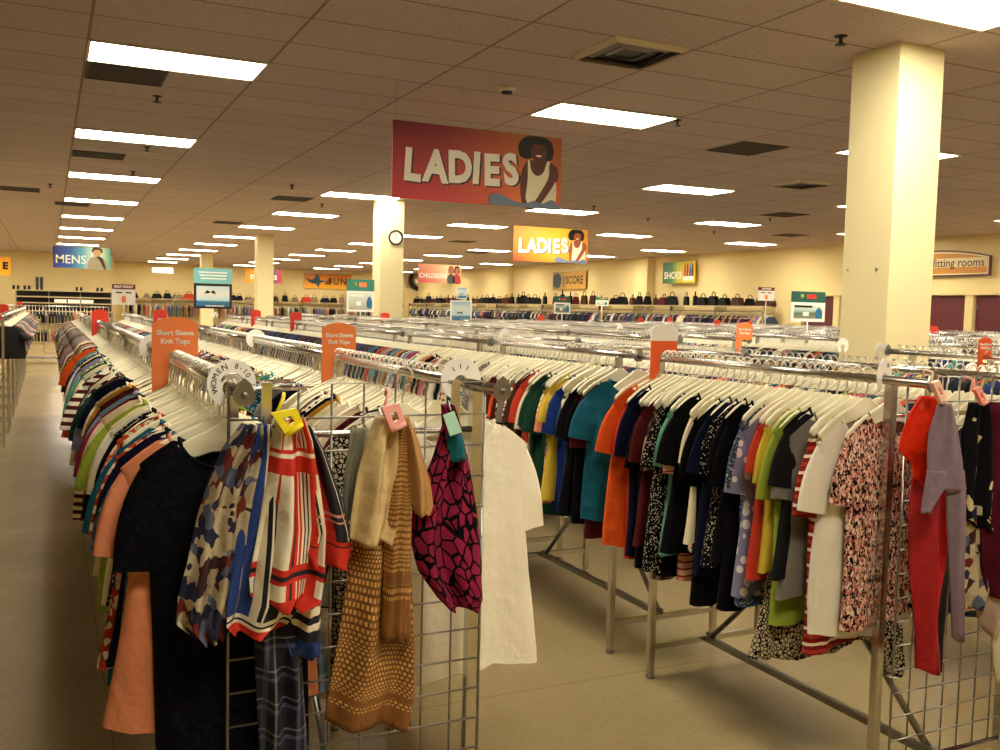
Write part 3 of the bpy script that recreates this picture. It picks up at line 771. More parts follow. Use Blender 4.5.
drape('scarf', [(424, 258, 284), (455, 254, 292), (490, 246, 300), (540, 238, 304), (600, 228, 304), (626, 226, 288), (634, 234, 270)], YG-.012, scarf1, 'royal blue, white and black bordered scarf with a red hem on the left wire grid', 'scarf', nf=1.5, amp=.02, seed=2)
drape('scarf', [(418, 276, 304), (440, 272, 312), (480, 268, 318), (530, 260, 324), (580, 250, 322), (600, 252, 318), (609, 272, 300)], YG-.045, scarf2, 'white, red and black geometric scarf under the yellow clip hanger', 'scarf', nf=1.5, amp=.022, seed=3)
drape('scarf', [(424, 293, 310), (450, 298, 324), (490, 305, 338), (530, 311, 350), (552, 306, 355), (566, 312, 352)], YG-.03, scarf3, 'navy and red striped scarf end right of the white geometric scarf', 'scarf', nf=1.5, amp=.02, seed=5)
drape('scarf', [(560, 290, 312), (600, 288, 322), (640, 286, 322), (656, 290, 318)], YG+.01, uvband('blue_square_scarf', [(0, R_), (.3, B_)], [(0, B_, 1), (.35, K_, 1), (.45, W_, 1), (.5, K_, 1), (.55, W_, 1), (.62, K_, 1), (.7, W_, 1), (.75, R_, 1)]), 'blue cornered scarf end with white square lines under the red scarves', 'scarf', nf=1, seed=15)
# tan and gold shawls
gold, nt, b = newmat('gold_dotted_weave'); b.inputs['Roughness'].default_value = .5
tc = N(nt, 'ShaderNodeTexCoord'); mp = N(nt, 'ShaderNodeMapping'); mp.inputs['Scale'].default_value = (20, 48, 1); nt.links.new(tc.outputs['UV'], mp.inputs[0])
br = N(nt, 'ShaderNodeTexBrick'); br.inputs['Scale'].default_value = 1; br.inputs['Brick Width'].default_value = 1.; br.inputs['Row Height'].default_value = 1.; br.inputs['Mortar Size'].default_value = .22; br.inputs['Mortar Smooth'].default_value = .2
br.inputs['Color1'].default_value = rgb('#d9ab5c'); br.inputs['Color2'].default_value = rgb('#c08f48'); br.inputs['Mortar'].default_value = rgb('#6e4520')
nt.links.new(mp.outputs[0], br.inputs['Vector'])
sp = N(nt, 'ShaderNodeSeparateXYZ'); nt.links.new(tc.outputs['UV'], sp.inputs[0]); hr = ramp(nt, [(0, (1, 1, 1)), (.13, (0, 0, 0)), (.17, (1, 1, 1)), (.20, (0, 0, 0))]); nt.links.new(sp.outputs[1], hr.inputs[0])
nt.links.new(mixc(nt, br.outputs['Color'], '#7d4f22', hr.outputs[0]), b.inputs['Base Color']); bump(nt, b, *FB)
tanm = fabric('tan_shawl_cloth', '#b58a58'); creamm = fabric('pale_gold_cloth', '#cdb583', .5); greym = fabric('sage_grey_cloth', '#7f7f6c')
drape('scarf', [(428, 350, 368), (460, 346, 366), (500, 343, 362), (520, 346, 360)], YG+.005, greym, 'sage grey scarf end left of the tan shawl', 'scarf', nf=1, seed=6, amp=.012)
def hem_band(name, o_rows, mat, Y, label, **k): return drape(name, o_rows, Y, mat, label, 'shawl', **k)
brownm = fabric('brown_shawl_hem', '#7d4d20')
shawl = drape('shawl', [(500, 362, 402), (560, 352, 410), (640, 340, 412), (690, 332, 411), (726, 328, 405)], YG-.015, gold, 'long brown shawl woven with gold dots, hanging from the pink clip hanger', 'shawl', nf=1.5, amp=.018, seed=7)
m = MB()
for i in range(16):
    q = at(386+i*1.6, 722-i*.4, Y=YG-.02); m.tube([(q.x, q.y-.004*(i % 3), q.z), (q.x+.004*math.sin(i*2.1), q.y, q.z-.018-.006*(i % 2))], .0018, 4)
fg = m.build('fringe', brownm); fg.parent = shawl; fg.matrix_parent_inverse = Matrix.Translation(-shawl.location)
drape('shawl', [(418, 392, 406), (450, 388, 408), (500, 386, 410), (560, 384, 411), (640, 380, 412)], YG-.045, gold, 'narrow gold-dotted shawl fold between the two tan folds', 'shawl', nf=.5, amp=.010, seed=17)
drape('scarf', [(416, 378, 396), (440, 368, 398), (480, 358, 399), (520, 352, 396), (543, 352, 390)], YG-.055, creamm, 'pale tan satin scarf on the left side of the pink clip hanger', 'scarf', nf=1.5, amp=.016, seed=8)
drape('scarf', [(416, 398, 409), (440, 402, 420), (480, 408, 431), (505, 411, 434), (514, 416, 430)], YG-.06, tanm, 'short tan scarf end on the right side of the pink clip hanger', 'scarf', nf=1, amp=.012, seed=9)
stained = blotch('magenta_black_shard_print', 8, [(0, '#060508'), (.075, '#8c2143'), (.6, '#1f5a70')], coord='UV', feature='DISTANCE_TO_EDGE', squash=(1, 2, 1))
drape('scarf', [(404, 441, 452), (425, 442, 460), (455, 434, 466), (480, 425, 470), (510, 414, 475), (540, 411, 480), (570, 418, 484), (596, 436, 486), (608, 448, 480)], YG-.02, stained, 'magenta and black stained-glass patterned scarf at the right of the left grid', 'scarf', nf=1.5, amp=.02, seed=10)
drape('teal_scarf', [(434, 447, 462), (460, 449, 466)], YG-.05, fabric('teal_cloth', '#1c6270'), 'small teal fold tucked under the mint price tag', 'scarf', nf=.5, amp=.004, seed=11)
def pxbox(name, corners, Y, th, mat, label=None, cat=None, parent=None):
    P = [at(a, b, Y=Y) for a, b in corners]; c = sum(P, Vector())/len(P)
    m = MB().prism([(p.x-c.x, p.z-c.z) for p in P], -th/2, th/2); o = m.build(name, mat, None, (c.x, Y, c.z))
    if label: tag(o, label, cat)
    if parent: o.parent = parent; o.matrix_parent_inverse = Matrix.Translation(-parent.location)
    return o
pt = pxbox('price_tag', [(443, 415), (454, 411), (462, 432), (450, 436)], YG-.075, .002, plain('mint_card', '#a9d8c0', .6), 'mint green price tag pinned to the magenta scarf', 'price tag')
MB().tube([(-.004, 0, .03), (-.002, .02, .05)], .001, 5).build('tag_string', clear_white, pt)
# clip hangers
def clip(name, corners, Y, col, label):
    mt = plain(name+'_plastic', col, .4)
    P = [at(a, b, Y=Y) for a, b in corners]; c = sum(P, Vector())/4
    t = thing(name, c, label, 'clip hanger')
    L = [(p.x-c.x, p.z-c.z) for p in P]
    ins = [(a*.38, b*.38) for a, b in L]
    m = MB()
    for i in range(4):
        j = (i+1) % 4; m.prism([L[i], L[j], ins[j], ins[i]], -.007, .007)
    m.build('clip_body', mt, t)
    MB().tube([(L[0][0]*.6, .01, L[0][1]), (L[0][0]*.2, .02, L[0][1]+.03), (0, .05, L[0][1]+.035), (0, .06, L[0][1]+.02)], .004, 6).build('clip_hook', mt, t)
    MB().tube([(L[3][0]*.9, -.006, L[3][1]*.9), (L[2][0]*.9, -.006, L[2][1]*.9)], .006, 6).build('jaw', mt, t)
clip('clip_hanger', [(271, 413), (296, 408), (303, 424), (286, 436)], YG-.085, '#f0dc1e', 'bright yellow clip hanger holding the scarves on the left grid')
clip('clip_hanger', [(381, 407), (398, 403), (406, 424), (391, 432)], YG-.09, '#f0a99c', 'pale pink clip hanger holding the tan scarves on the left grid')
clip('clip_hanger', [(931, 383), (938, 380), (946, 400), (940, 404)], 1.93, '#f3c9b4', 'pink clip hanger above the mauve trousers on the right grid')
clip('clip_hanger', [(974, 390), (979, 386), (986, 402), (981, 405)], 1.93, '#f0a08c', 'pink clip hanger above the black garment on the right grid')

# right grid
YH = 2.0
drape('scarf', [(470, 918, 946), (520, 914, 950), (580, 913, 946), (640, 918, 941), (671, 919, 940)], YH+.02, uvband('red_black_scarf', [(0, '#a80d16'), (.45, '#7c0a10'), (.6, '#c81018'), (.85, '#120a10')], [(0, '#000000', 0)]), 'long deep red scarf hanging lowest on the right grid', 'scarf', nf=1.5, amp=.016, seed=21)
drape('blouse', [(396, 922, 940), (410, 915, 948), (430, 909, 953), (452, 904, 954), (462, 912, 953), (478, 914, 951), (486, 922, 948)], YH, fabric('orange_red_satin', '#d92c0c', .4), 'shiny orange-red satin blouse folded on the right grid', 'blouse', nf=1.5, amp=.02, seed=22)
mv = fabric('mauve_cloth', '#80707c')
mt_ = drape('trousers', [(404, 938, 950), (430, 932, 957), (460, 929, 963), (490, 926, 965)], YH-.062, mv, 'grey-mauve folded trousers clipped to the right grid', 'trousers', nf=1, amp=.007, seed=23)
for q, rows in enumerate(([(470, 928, 948), (488, 925, 946), (500, 923, 938), (512, 921, 928)], [(470, 945, 964), (489, 947, 965), (540, 950, 964), (580, 952, 962), (640, 955, 960)])):
    lg = drape('leg', rows, YH-.062, mv, None, None, nf=.5, amp=.004, seed=24+q); lg.parent = mt_; lg.matrix_parent_inverse = Matrix.Translation(-mt_.location)
drape('camisole', [(505, 962, 984), (560, 960, 985), (590, 958, 984), (607, 962, 978)], YH+.01, grey_floral, 'beige camisole with dark lace trim on the right grid', 'camisole', nf=1, seed=26)
drape('skirt', [(402, 968, 986), (430, 962, 992), (480, 961, 994), (515, 963, 992), (528, 974, 990)], YH-.01, blotch('black_cream_print', 7, [(0, '#0b0a10'), (.72, '#c9b98e'), (.84, '#0b0a10')], coord='UV', squash=(1, 2.4, 1)), 'black skirt with cream patches on the right grid', 'skirt', nf=1.5, seed=27)
drape('scarf', [(402, 988, 1012), (480, 986, 1014), (560, 983, 1006), (596, 988, 998)], YH-.02, fabric('maroon_cloth', '#4f1220'), 'maroon scarf at the right edge of the photo on the right grid', 'scarf', nf=1.5, seed=28)
drape('scarf', [(570, 988, 1016), (605, 979, 1010), (625, 981, 1000), (633, 985, 994)], YH, fabric('beige_pink_cloth', '#a38c78'), 'beige pointed scarf end below the maroon scarf', 'scarf', nf=1, seed=29)
drape('scarf', [(590, 1003, 1020), (640, 995, 1020), (680, 994, 1010)], YH+.0, fabric('ivory_cloth', '#d8cda8'), 'ivory cloth corner at the right edge below the beige scarf', 'scarf', nf=1, seed=30)
drape('scarf', [(620, 884, 900), (650, 885, 901), (674, 886, 898)], 2.16, MATS['leopard'], 'black lace scarf end hanging just left inside the right grid', 'scarf', nf=1, seed=31)

# ------------------------------------------------------------------ size dividers (orange cards) on rails
def divider(x, y, z, s, mat, label, text=True, top=None, flip=1):
    t = thing('size_divider', (x, y, z), label, 'size divider', None)
    a = [(-.068, .115), (-.05, .128), (-.02, .136), (.0, .138), (.02, .136), (.05, .128), (.068, .115)]
    body = a+[(.068, .02), (.03, .012), (.018, .018), (0, .02), (-.016, .01), (-.018, -.02), (-.022, -.07), (-.045, -.095), (-.068, -.10)]
    body = [(u*s, v*s) for u, v in body]
    MB().prism(body, -.0018, .0018).build('card', mat, t)
    if text:
        text_mesh('lettering', 'Short Sleeve', .0215*s, white_ink, t, (0, -.003, .088*s), off=.0006)
        text_mesh('lettering', 'Knit Tops', .0215*s, white_ink, t, (0, -.003, .062*s), off=.0006)
    if top:
        MB().prism([(u*s, v*s) for u, v in [(-.069, .065)]+a+[(.069, .065)]], -.003, .003).build('painted_glare', top, t, (0, 0, .0015))  # white band paints the overexposed glare on the card's upper part
    return t
def on_row(px, py, X): return at(px, py, X=X)
divider(XA, 3.22, RZ, 1.05, orange_pale, 'orange short sleeve knit tops divider on the left rail, nearest the aisle')
divider(XA2, 3.42, RZ, .95, orange_pale, 'orange short sleeve knit tops divider on the second rail from the aisle')
divider(XC, 3.36, RZ+.01, 1.0, orange, 'orange divider with glare painted white on top near the post of the right rack', text=False, top=clear_white)
divider(4.1, 4.9, RZ+.02, .95, orange_pale, 'pale orange divider on the rail left of the large column', text=True)
divider(4.08, 3.12, RZ+.02, .7, orange, 'orange divider at the far right edge of the photo')
small = [(100, 320, XA, 'beside the open aisle, far end of the left rail', redcard), (256, 319, XC, 'in front of the second farthest column', redcard), (296, 319, XC, 'left of the small white card in the middle', redcard), (385, 326, 4.0, 'at the foot of the clock column', redcard),
         (456, 316, 6.0, 'right of the blue poster stand', redcard), (541, 317, 8.0, 'below the small green poster stand', redcard), (717, 327, 10., 'below the white sale sign on the right', redcard), (748, 327, 8.0, 'left of the green poster on the right', redcard),
         (20, 306, -.7, 'over the row left of the aisle', redcard), (3, 310, -.5, 'at the left edge of the photo', redcard), (160, 310, XA2, 'beside the pale row behind the sale sign', redcard), (641, 313, 10.2, 'in the middle of the right half', redcard), (670, 310, 12.3, 'below the green shoes banner', redcard), (935, 327, 10.4, 'right of the large column', redcard), (930, 328, 12.3, 'right of the large column, the farther of two', redcard)]
for px, py, X, lab, mt in small:
    p = on_row(px, py, X)
    dv = divider(X, p.y, RZ, .9, mt, 'small red-orange size divider '+lab, text=False)
# white round size rings
RING = [False, None]
def ring(x, y, z, s, label, rz=0.):
    t = thing('size_ring', (x, y, z), label, 'size ring', 'white round size rings on the rails', rz)
    pl = []
    a0, a1 = math.radians(-62), math.radians(242)
    for k in range(25): a = a0+(a1-a0)*k/24; pl.append((.050*s*math.cos(a), .050*s*math.sin(a)+.012))
    for k in range(25): a = a1-(a1-a0)*k/24; pl.append((.019*s*math.cos(a), .019*s*math.sin(a)+.002))
    m = MB(); n = 25
    vs = [(a, -.0015, b) for a, b in pl]+[(a, .0015, b) for a, b in pl]; fs = []
    for k in range(n-1):
        i0, i1, j0, j1 = k, k+1, 2*n-1-k, 2*n-2-k
        fs += [(i0, i1, j1, j0), (2*n+i0, 2*n+j0, 2*n+j1, 2*n+i1), (i0, 2*n+i0, 2*n+i1, i1), (j0, j1, 2*n+j1, 2*n+j0)]
    fs += [(0, 2*n-1, 4*n-1, 2*n), (n-1, 3*n-1, 3*n, n)]
    m.add(vs, fs); m.build('disc', clear_white, t)
    return t
r1 = ring(XA-.0, 2.17, RZ, 1.1, 'large white size ring printed WOMEN at the near end of the left rail', .1)
for i, ch in enumerate('WOMEN'):
    a = math.radians(198-i*21); text_mesh('letter', ch, .018, black_ink, r1, (.04*math.cos(a), -.0025, .04*math.sin(a)+.012), rot=(PI/2, -(a-PI/2), 0), ext=.0004)
for i, ch in enumerate('8-10'):
    a = math.radians(75-i*16); text_mesh('letter', ch, .018, black_ink, r1, (.04*math.cos(a), -.0025, .04*math.sin(a)+.012), rot=(PI/2, -(a-PI/2), 0), ext=.0004)
r2 = ring(XA2-.02, 2.22, RZ, 1.1, 'large white size ring with tick marks at the near end of the second rail')
for a_ in (60, 95, 130): 
    a = math.radians(a_); MB().box((-.001, -.003, -.006), (.001, -.0018, .006)).build('tick_mark', black_ink, r2, (.034*math.cos(a), 0, .034*math.sin(a)+.012)).rotation_euler = (0, -(a-PI/2), 0)
r3 = ring(XC-.0, 2.17, RZ, 1.1, 'white size ring at the near end of the right rack by the zigzag tunic', .35)
text_mesh('letter', '16', .02, black_ink, r3, (.02, -.0025, .045), ext=.0004)
for px, py, X, lab in ((505, 343, 2.98, 'centre of the photo behind the green tops'), (511, 331, 4.0, 'behind the centre ring, a lane further'), (665, 330, 6.0, 'left part of the right rows, above the glare-painted divider'), (843, 340, 4.7, 'directly in front of the large column'), (823, 326, 8.0, 'below the green poster on the right'), (881, 350, 4.08, 'at the foot of the large column, right corner'),
                       (590, 320, 8.5, 'right of the flower-like tops in the middle distance'), (620, 335, 6.0, 'midway between the centre ring and the glare-painted divider'), (215, 332, XC, 'under the pole of the mustache poster'), (256, 340, XA2, 'on the second rail from the aisle'), (152, 342, XA, 'on the left rail further back'), (425, 335, 4.0, 'right of the clock column foot')):
    p = on_row(px, py, X); ring(X, p.y, RZ, 1., 'small white size ring '+lab)

# ------------------------------------------------------------------ hanging banners
def banner(p0, w, h, name, label, bgm, rz=0., wires=True, drop=None):
    """p0 = centre of the banner; faces -Y before rotation"""
    t = thing(name, p0, label, 'banner', None, rz)
    MB().box((-w/2, -.006, -h/2), (w/2, .006, h/2)).build('panel', bgm, t)
    if wires:
        L = CEIL-p0[2]-h/2
        for sx in (-1, 1):
            MB().tube([(sx*(w/2-.03), 0, h/2-.01), (sx*(w/2-.03), 0, h/2+L)], .002, 4).build('hanging_wire', wire, t)
    return t
def flat(t, name, pts, mat, layer, k=4, sm=True):
    pl = smooth_poly(pts, k) if sm else pts
    return MB().prism(pl, -.007-.0012*layer, -.0055).build(name, mat, t)
def ladies_print(t, w, h, skin, jean, top):
    # lettering with a dark drop behind
    s = h/.6
    for i, ch in enumerate('LADIES'):
        x = [-.588, -.388, -.18, -.035, .10, .275][i]*w/1.5; zc = [-.035, -.03, -.02, -.015, -.02, 0.][i]*s-.01*s; rot = [.05, .03, -.03, .04, -.03, -.14][i]; sz = .335*s
        o = text_mesh('letter', ch, sz, white_ink, t, (x, -.0105, zc), rot=(PI/2, rot, 0), off=.016*s, ext=.0008, sx=.84)
        sd = text_mesh('letter_shadow', ch, sz, black_ink, None, (.018*s, -.01*s, -.0018), rot=(0, 0, 0), off=.017*s, ext=.0006); sd.parent = o
    def sc(l): return [(a*w, b*h) for a, b in l]
    flat(t, 'printed_person', sc([(.265, -.48), (.245, -.1), (.28, .13), (.335, .16), (.345, .24), (.40, .24), (.41, .16), (.455, .12), (.485, -.05), (.43, -.25), (.36, -.48)]), skin, 1)
    flat(t, 'printed_hair', sc([(.235, .22), (.23, .36), (.27, .47), (.34, .49), (.41, .47), (.445, .36), (.44, .20), (.40, .17), (.405, .3), (.385, .36), (.33, .37), (.305, .3), (.31, .19), (.27, .17)]), black_ink, 3)
    flat(t, 'printed_face', sc([(.315, .2), (.305, .3), (.325, .37), (.365, .385), (.40, .35), (.403, .26), (.38, .17), (.345, .14)]), skin, 4)
    flat(t, 'printed_smile', sc([(.335, .225), (.352, .205), (.375, .225), (.355, .235)]), white_ink, 5, 2)
    for ex in (.335, .375): flat(t, 'printed_eye', sc([(ex-.009, .30), (ex, .308), (ex+.009, .30), (ex, .294)]), black_ink, 5, 2)
    flat(t, 'printed_vest', sc([(.285, -.42), (.29, -.1), (.288, .14), (.30, .14), (.31, .02), (.345, -.05), (.385, .0), (.41, .16), (.425, .15), (.43, .0), (.468, -.12), (.46, -.44), (.38, -.46)]), top, 2)
    flat(t, 'printed_arm', sc([(.425, .12), (.47, .09), (.475, -.05), (.42, -.28), (.36, -.46), (.33, -.44), (.37, -.28), (.42, -.06)]), skin, 4)
    flat(t, 'printed_jeans', sc([(.055, -.47), (.06, -.36), (.12, -.34), (.21, -.42), (.28, -.44), (.33, -.40), (.38, -.43), (.44, -.37), (.475, -.42), (.478, -.49), (.06, -.49)]), jean, 5)
skin = plain('printed_brown_skin', '#5e2f20', .5); skin2 = plain('printed_light_brown_skin', '#a0522d', .5)
jean = plain('printed_denim', '#70809a', .5); vest = plain('printed_white_vest', '#ece4c4', .5)
bg1 = gradient('crimson_to_orange_print', 'X', [(0, '#8e1028'), (.28, '#a81c26'), (.6, '#d86a22'), (.8, '#f0a02a'), (1, '#d07420')], ax2='Z', stops2=[(0, '#f04038'), (.4, '#c83c30'), (1, '#4a0c18')])
bg2 = gradient('red_to_yellow_print', 'X', [(0, '#d8331a'), (.3, '#f09a1c'), (.6, '#fbd338'), (.85, '#f0b41e'), (1, '#e08518')], ax2='Z', stops2=[(0, '#d9431c'), (.45, '#f5a51e'), (1, '#f9bf36')])
def from_px(tl, tr, br, bl, Y=None, X=None):
    P = [at(*p, X=X, Y=Y) for p in (tl, tr, br, bl)]; c = sum(P, Vector())/4
    w = ((P[1]-P[0]).length+(P[2]-P[3]).length)/2; h = ((P[0]-P[3]).length+(P[1]-P[2]).length)/2
    return c, w, h
c, w, h = from_px((392.2, 119.4), (561.3, 138.8), (560, 210), (392, 198), Y=7.15)
t = banner(c, w, h, 'hanging_banner', 'large crimson and orange LADIES banner with a smiling woman in a white vest', bg1); ladies_print(t, w, h, skin, jean, vest)
c, w, h = from_px((513.7, 225.5), (588, 230), (586.8, 264), (513, 260.5), Y=15.8)
t = banner(c, w, h, 'hanging_banner', 'smaller yellow-orange LADIES banner hanging behind the large one', bg2); ladies_print(t, w, h, skin2, jean, vest)
c, w, h = from_px((418.5, 263), (461, 266), (461, 284), (418, 282), Y=27)
t = banner(c, w, h, 'hanging_banner', 'pink CHILDRENS banner with two children beside the clock column', gradient('pink_to_peach_print', 'X', [(0, '#c92b4a'), (.35, '#f09070'), (.7, '#f8d9a0'), (1, '#e08a50')], ax2='Z', stops2=[(0, '#c82f50'), (.4, '#f0a080'), (1, '#f6d8a8')]))
text_mesh('letter_shadow', 'CHILDRENS', h*.37, black_ink, t, (-w*.15+.01, -.008, -h*.14-.01), off=.006, ext=.0008, sx=.82)
text_mesh('lettering', 'CHILDRENS', h*.37, white_ink, t, (-w*.15, -.011, -h*.14), off=.005, ext=.0008, sx=.82)
for q, (dx, hc, bc) in enumerate(((.26, '#8c5a2c', '#3a3a30'), (.40, '#1a0f0c', '#8c2020'))):
    flat(t, 'printed_child', [((dx-.08)*w, -.48*h), ((dx-.07)*w, -.1*h), (dx*w, .02*h), ((dx+.07)*w, -.1*h), ((dx+.08)*w, -.48*h)], plain('child_shirt_%s' % 'ab'[q], bc), 1)
    flat(t, 'printed_hair', [((dx-.06)*w, .05*h), ((dx-.055)*w, .38*h), (dx*w, .46*h), ((dx+.055)*w, .38*h), ((dx+.06)*w, .05*h)], plain('child_hair_%s' % 'ab'[q], hc), 2)
    flat(t, 'printed_face', [((dx-.04)*w, .1*h), ((dx-.035)*w, .3*h), (dx*w, .34*h), ((dx+.035)*w, .3*h), ((dx+.04)*w, .1*h), (dx*w, -.02*h)], skin2, 3)
c, w, h = from_px((53, 245.5), (111, 248.5), (111, 269.5), (53, 267), Y=24)
t = banner(c, w, h, 'hanging_banner', 'blue MENS banner with a man in a pale coat, over the open aisle', gradient('blue_to_mint_print', 'X', [(0, '#16267a'), (.3, '#2a5cb0'), (.5, '#58b0c8'), (.68, '#d8f0e0'), (.85, '#c8e4c0'), (1, '#3aa08c')]))
text_mesh('lettering', 'MENS', h*.56, white_ink, t, (-w*.2, -.011, -h*.12), off=h*.004, ext=.0008, sx=.95)
flat(t, 'printed_coat', [(.10*w, -.49*h), (.13*w, -.05*h), (.22*w, .08*h), (.32*w, .06*h), (.40*w, -.1*h), (.44*w, -.49*h)], plain('printed_beige_coat', '#a39a7c'), 1)
flat(t, 'printed_hair', [(.17*w, .28*h), (.19*w, .48*h), (.27*w, .49*h), (.34*w, .44*h), (.34*w, .25*h)], plain('printed_brown_hair', '#3a2415'), 2)
flat(t, 'printed_face', [(.2*w, .12*h), (.195*w, .34*h), (.26*w, .4*h), (.32*w, .34*h), (.31*w, .12*h), (.25*w, .03*h)], plain('printed_pale_skin', '#d2a77c'), 3)
flat(t, 'printed_lapel', [(.24*w, .05*h), (.3*w, -.1*h), (.37*w, -.49*h), (.41*w, -.49*h), (.36*w, -.05*h), (.3*w, .08*h)], plain('printed_dark_lapel', '#2a211c'), 4, 2)
t = None
# banners flat on the right wall face -X : rotate so local +X runs toward -Y
def wallbanner(tl, tr, br, bl, label, mat, X=17.1, name='wall_banner'):
    c, w, h = from_px(tl, tr, br, bl, X=X)
    return banner(c, w, h, name, label, mat, rz=-PI/2, wires=False), w, h
t, w, h = wallbanner((663, 263), (695, 261), (695, 282), (663, 284), 'green and yellow SHOES banner on the right wall', gradient('green_yellow_print', 'X', [(0, '#0f5a3c'), (.3, '#2f8a3c'), (.5, '#c8cc30'), (1, '#efc822')]), X=17.0)
text_mesh('lettering', 'SHOES', h*.46, white_ink, t, (-w*.17, -.012, -h*.14), off=h*.012, ext=.0008, sx=1.05)
for q, (dx, cc) in enumerate(((.20, '#c85a20'), (.28, '#a83018'), (.36, '#2c4a9a'), (.43, '#3a3428'))):
    flat(t, 'printed_leg', [((dx-.03)*w, -.2*h), ((dx-.02)*w, .35*h), ((dx+.02)*w, .4*h), ((dx+.03)*w, -.2*h)], plain('printed_leg_%s' % 'abcd'[q], cc), 1, 2)
    flat(t, 'printed_shoe', [((dx-.05)*w, -.38*h), ((dx-.03)*w, -.2*h), ((dx+.03)*w, -.2*h), ((dx+.04)*w, -.38*h)], white_ink, 2, 2)
t, w, h = wallbanner((553, 272), (586, 271), (586, 289), (553, 290), 'ochre SCORE banner on the right wall', gradient('ochre_print', 'X', [(0, '#9a7420'), (.5, '#bf8f24'), (1, '#b48420')]), X=17.12)
text_mesh('lettering', 'SCORE', h*.62, black_ink, t, (w*.17, -.013, 0), off=h*.012, ext=.0008, sx=1.0)
flat(t, 'printed_ball', [(-.46*w, -.3*h), (-.49*w, 0), (-.45*w, .35*h), (-.33*w, .42*h), (-.24*w, .2*h), (-.24*w, -.15*h), (-.3*w, -.4*h)], plain('printed_dark_teal', '#2c3a3c'), 1)
flat(t, 'printed_figure', [(-.19*w, -.35*h), (-.2*w, .1*h), (-.15*w, .3*h), (-.1*w, .1*h), (-.12*w, -.35*h)], plain('printed_tan', '#8a6a3c'), 1)
# fun banner on the back wall
c, w, h = from_px((304, 273.5), (352, 275), (351, 289.5), (304, 288), Y=46.2)
t = banner(c, w, h, 'wall_banner', 'orange-yellow FUN banner with a dark bird shape on the back wall', gradient('fun_print', 'Z', [(0, '#f4b81c'), (.5, '#e0921c'), (1, '#c06a20')]), wires=False)
text_mesh('lettering', 'FUN', h*.62, black_ink, t, (w*.2, -.013, 0), off=.008, ext=.0008, sx=.95, space=1.25)
flat(t, 'printed_bird', [(-.46*w, .22*h), (-.36*w, .1*h), (-.28*w, .2*h), (-.26*w, .45*h), (-.18*w, .35*h), (-.17*w, .1*h), (-.05*w, .0), (-.16*w, -.12*h), (-.2*w, -.42*h), (-.25*w, -.2*h), (-.38*w, -.1*h)], plain('printed_teal_dark', '#1c4656'), 1)
flat(t, 'printed_figure', [(-.06*w, -.2*h), (-.04*w, .05*h), (.04*w, .2*h), (.08*w, .0), (.06*w, -.2*h)], plain('printed_orange_brown', '#8c4a1c'), 1)
c, w, h = from_px((245, 268), (282, 270.5), (282, 284), (245, 282), Y=38)
t = banner(c, w, h, 'hanging_banner', 'DOMESTICS banner, orange and navy, partly behind a cream column', gradient('domestics_print', 'X', [(0, '#f0901c'), (.45, '#e8b040'), (.75, '#30386a'), (1, '#b0302a')]))
text_mesh('lettering', 'DOMESTICS', h*.42, white_ink, t, (0, -.013, -h*.1), off=.008, ext=.0008, sx=.86)
c, w, h = from_px((-34, 255), (10.5, 257), (10.5, 275.5), (-34, 274), Y=30)
t = banner(c, w, h, 'hanging_banner', 'yellow-orange banner ending in a black E at the left edge of the photo', gradient('yellow_orange_print', 'Z', [(0, '#f6b818'), (1, '#e89a1c')]))
text_mesh('lettering', 'E', h*.5, black_ink, t, (w*.38, -.011, 0), off=.015, ext=.0008)
c, w, h = from_px((152, 267), (173, 268), (173, 273.5), (152, 272.5), Y=37.5)
t = banner(c, w, h, 'hanging_banner', 'small blank white sign hanging far back behind the sale sign', plain('blank_white_sign', '#fff9e8', .5)); 
c, w, h = from_px((366, 281), (377, 282), (377, 286), (366, 285.5), Y=46.2)
banner(c, w, h, 'wall_sign', 'tiny dark green sign on the back wall left of the clock column', plain('dark_green_sign', '#14382a'), wires=False)
c = at(418, 280.5, Y=46.1)
t = thing('round_emblem', c, 'tilted black ring emblem with a white middle on the back wall below the CHILDRENS banner', 'wall emblem')
MB().tube([(.42*math.cos(a), 0, .42*math.sin(a)) for a in [2*PI*k/24 for k in range(24)]], .11, 8, close=True).build('ring', black_ink, t)
MB().lathe([(0, -.02), (.2, -.02), (.22, .02), (0, .02)], ax='Y', n=20).build('centre', white_ink, t)
# fitting rooms sign
c, w, h = from_px((886, 247), (991, 249), (990, 275), (886, 279), X=17.1)
p0 = at(990.5, 262, X=17.1); w = 2.9; h = .56; z0 = at(990, 275.5, X=17.1).z
t = thing('fitting_rooms_sign', (17.12, p0.y+w/2, z0), 'arched fitting rooms sign with maroon border on the right wall', 'sign', None, -PI/2)
def arch(w_, h_, b): 
    pts = [(-w_/2, b), (w_/2, b)]
    for k in range(13):
        u = 1-k/6; pts.append((u*w_/2, b+h_*(1-.28*abs(u)**2.2)))
    return pts
MB().prism(arch(w, h, 0), -.02, .02).build('border', plain('maroon_trim', '#58131a', .5), t)
MB().prism(arch(w-.08, h-.07, .035), -.024, -.019).build('inner_line', plain('pale_line', '#e6d8a6', .5), t)
MB().prism(arch(w-.13, h-.13, .06), -.028, -.023).build('face', plain('ochre_face', '#c07f24', .5), t)
MB().box((-w/2+.075, -.031, .19), (w/2-.075, -.027, .38)).build('name_band', plain('beige_band', '#d8c794', .5), t)
text_mesh('lettering', 'fitting rooms', .24, plain('maroon_lettering', '#4a1216', .5), t, (w/2-.12, -.034, .275), align='RIGHT', off=.003, ext=.0008)
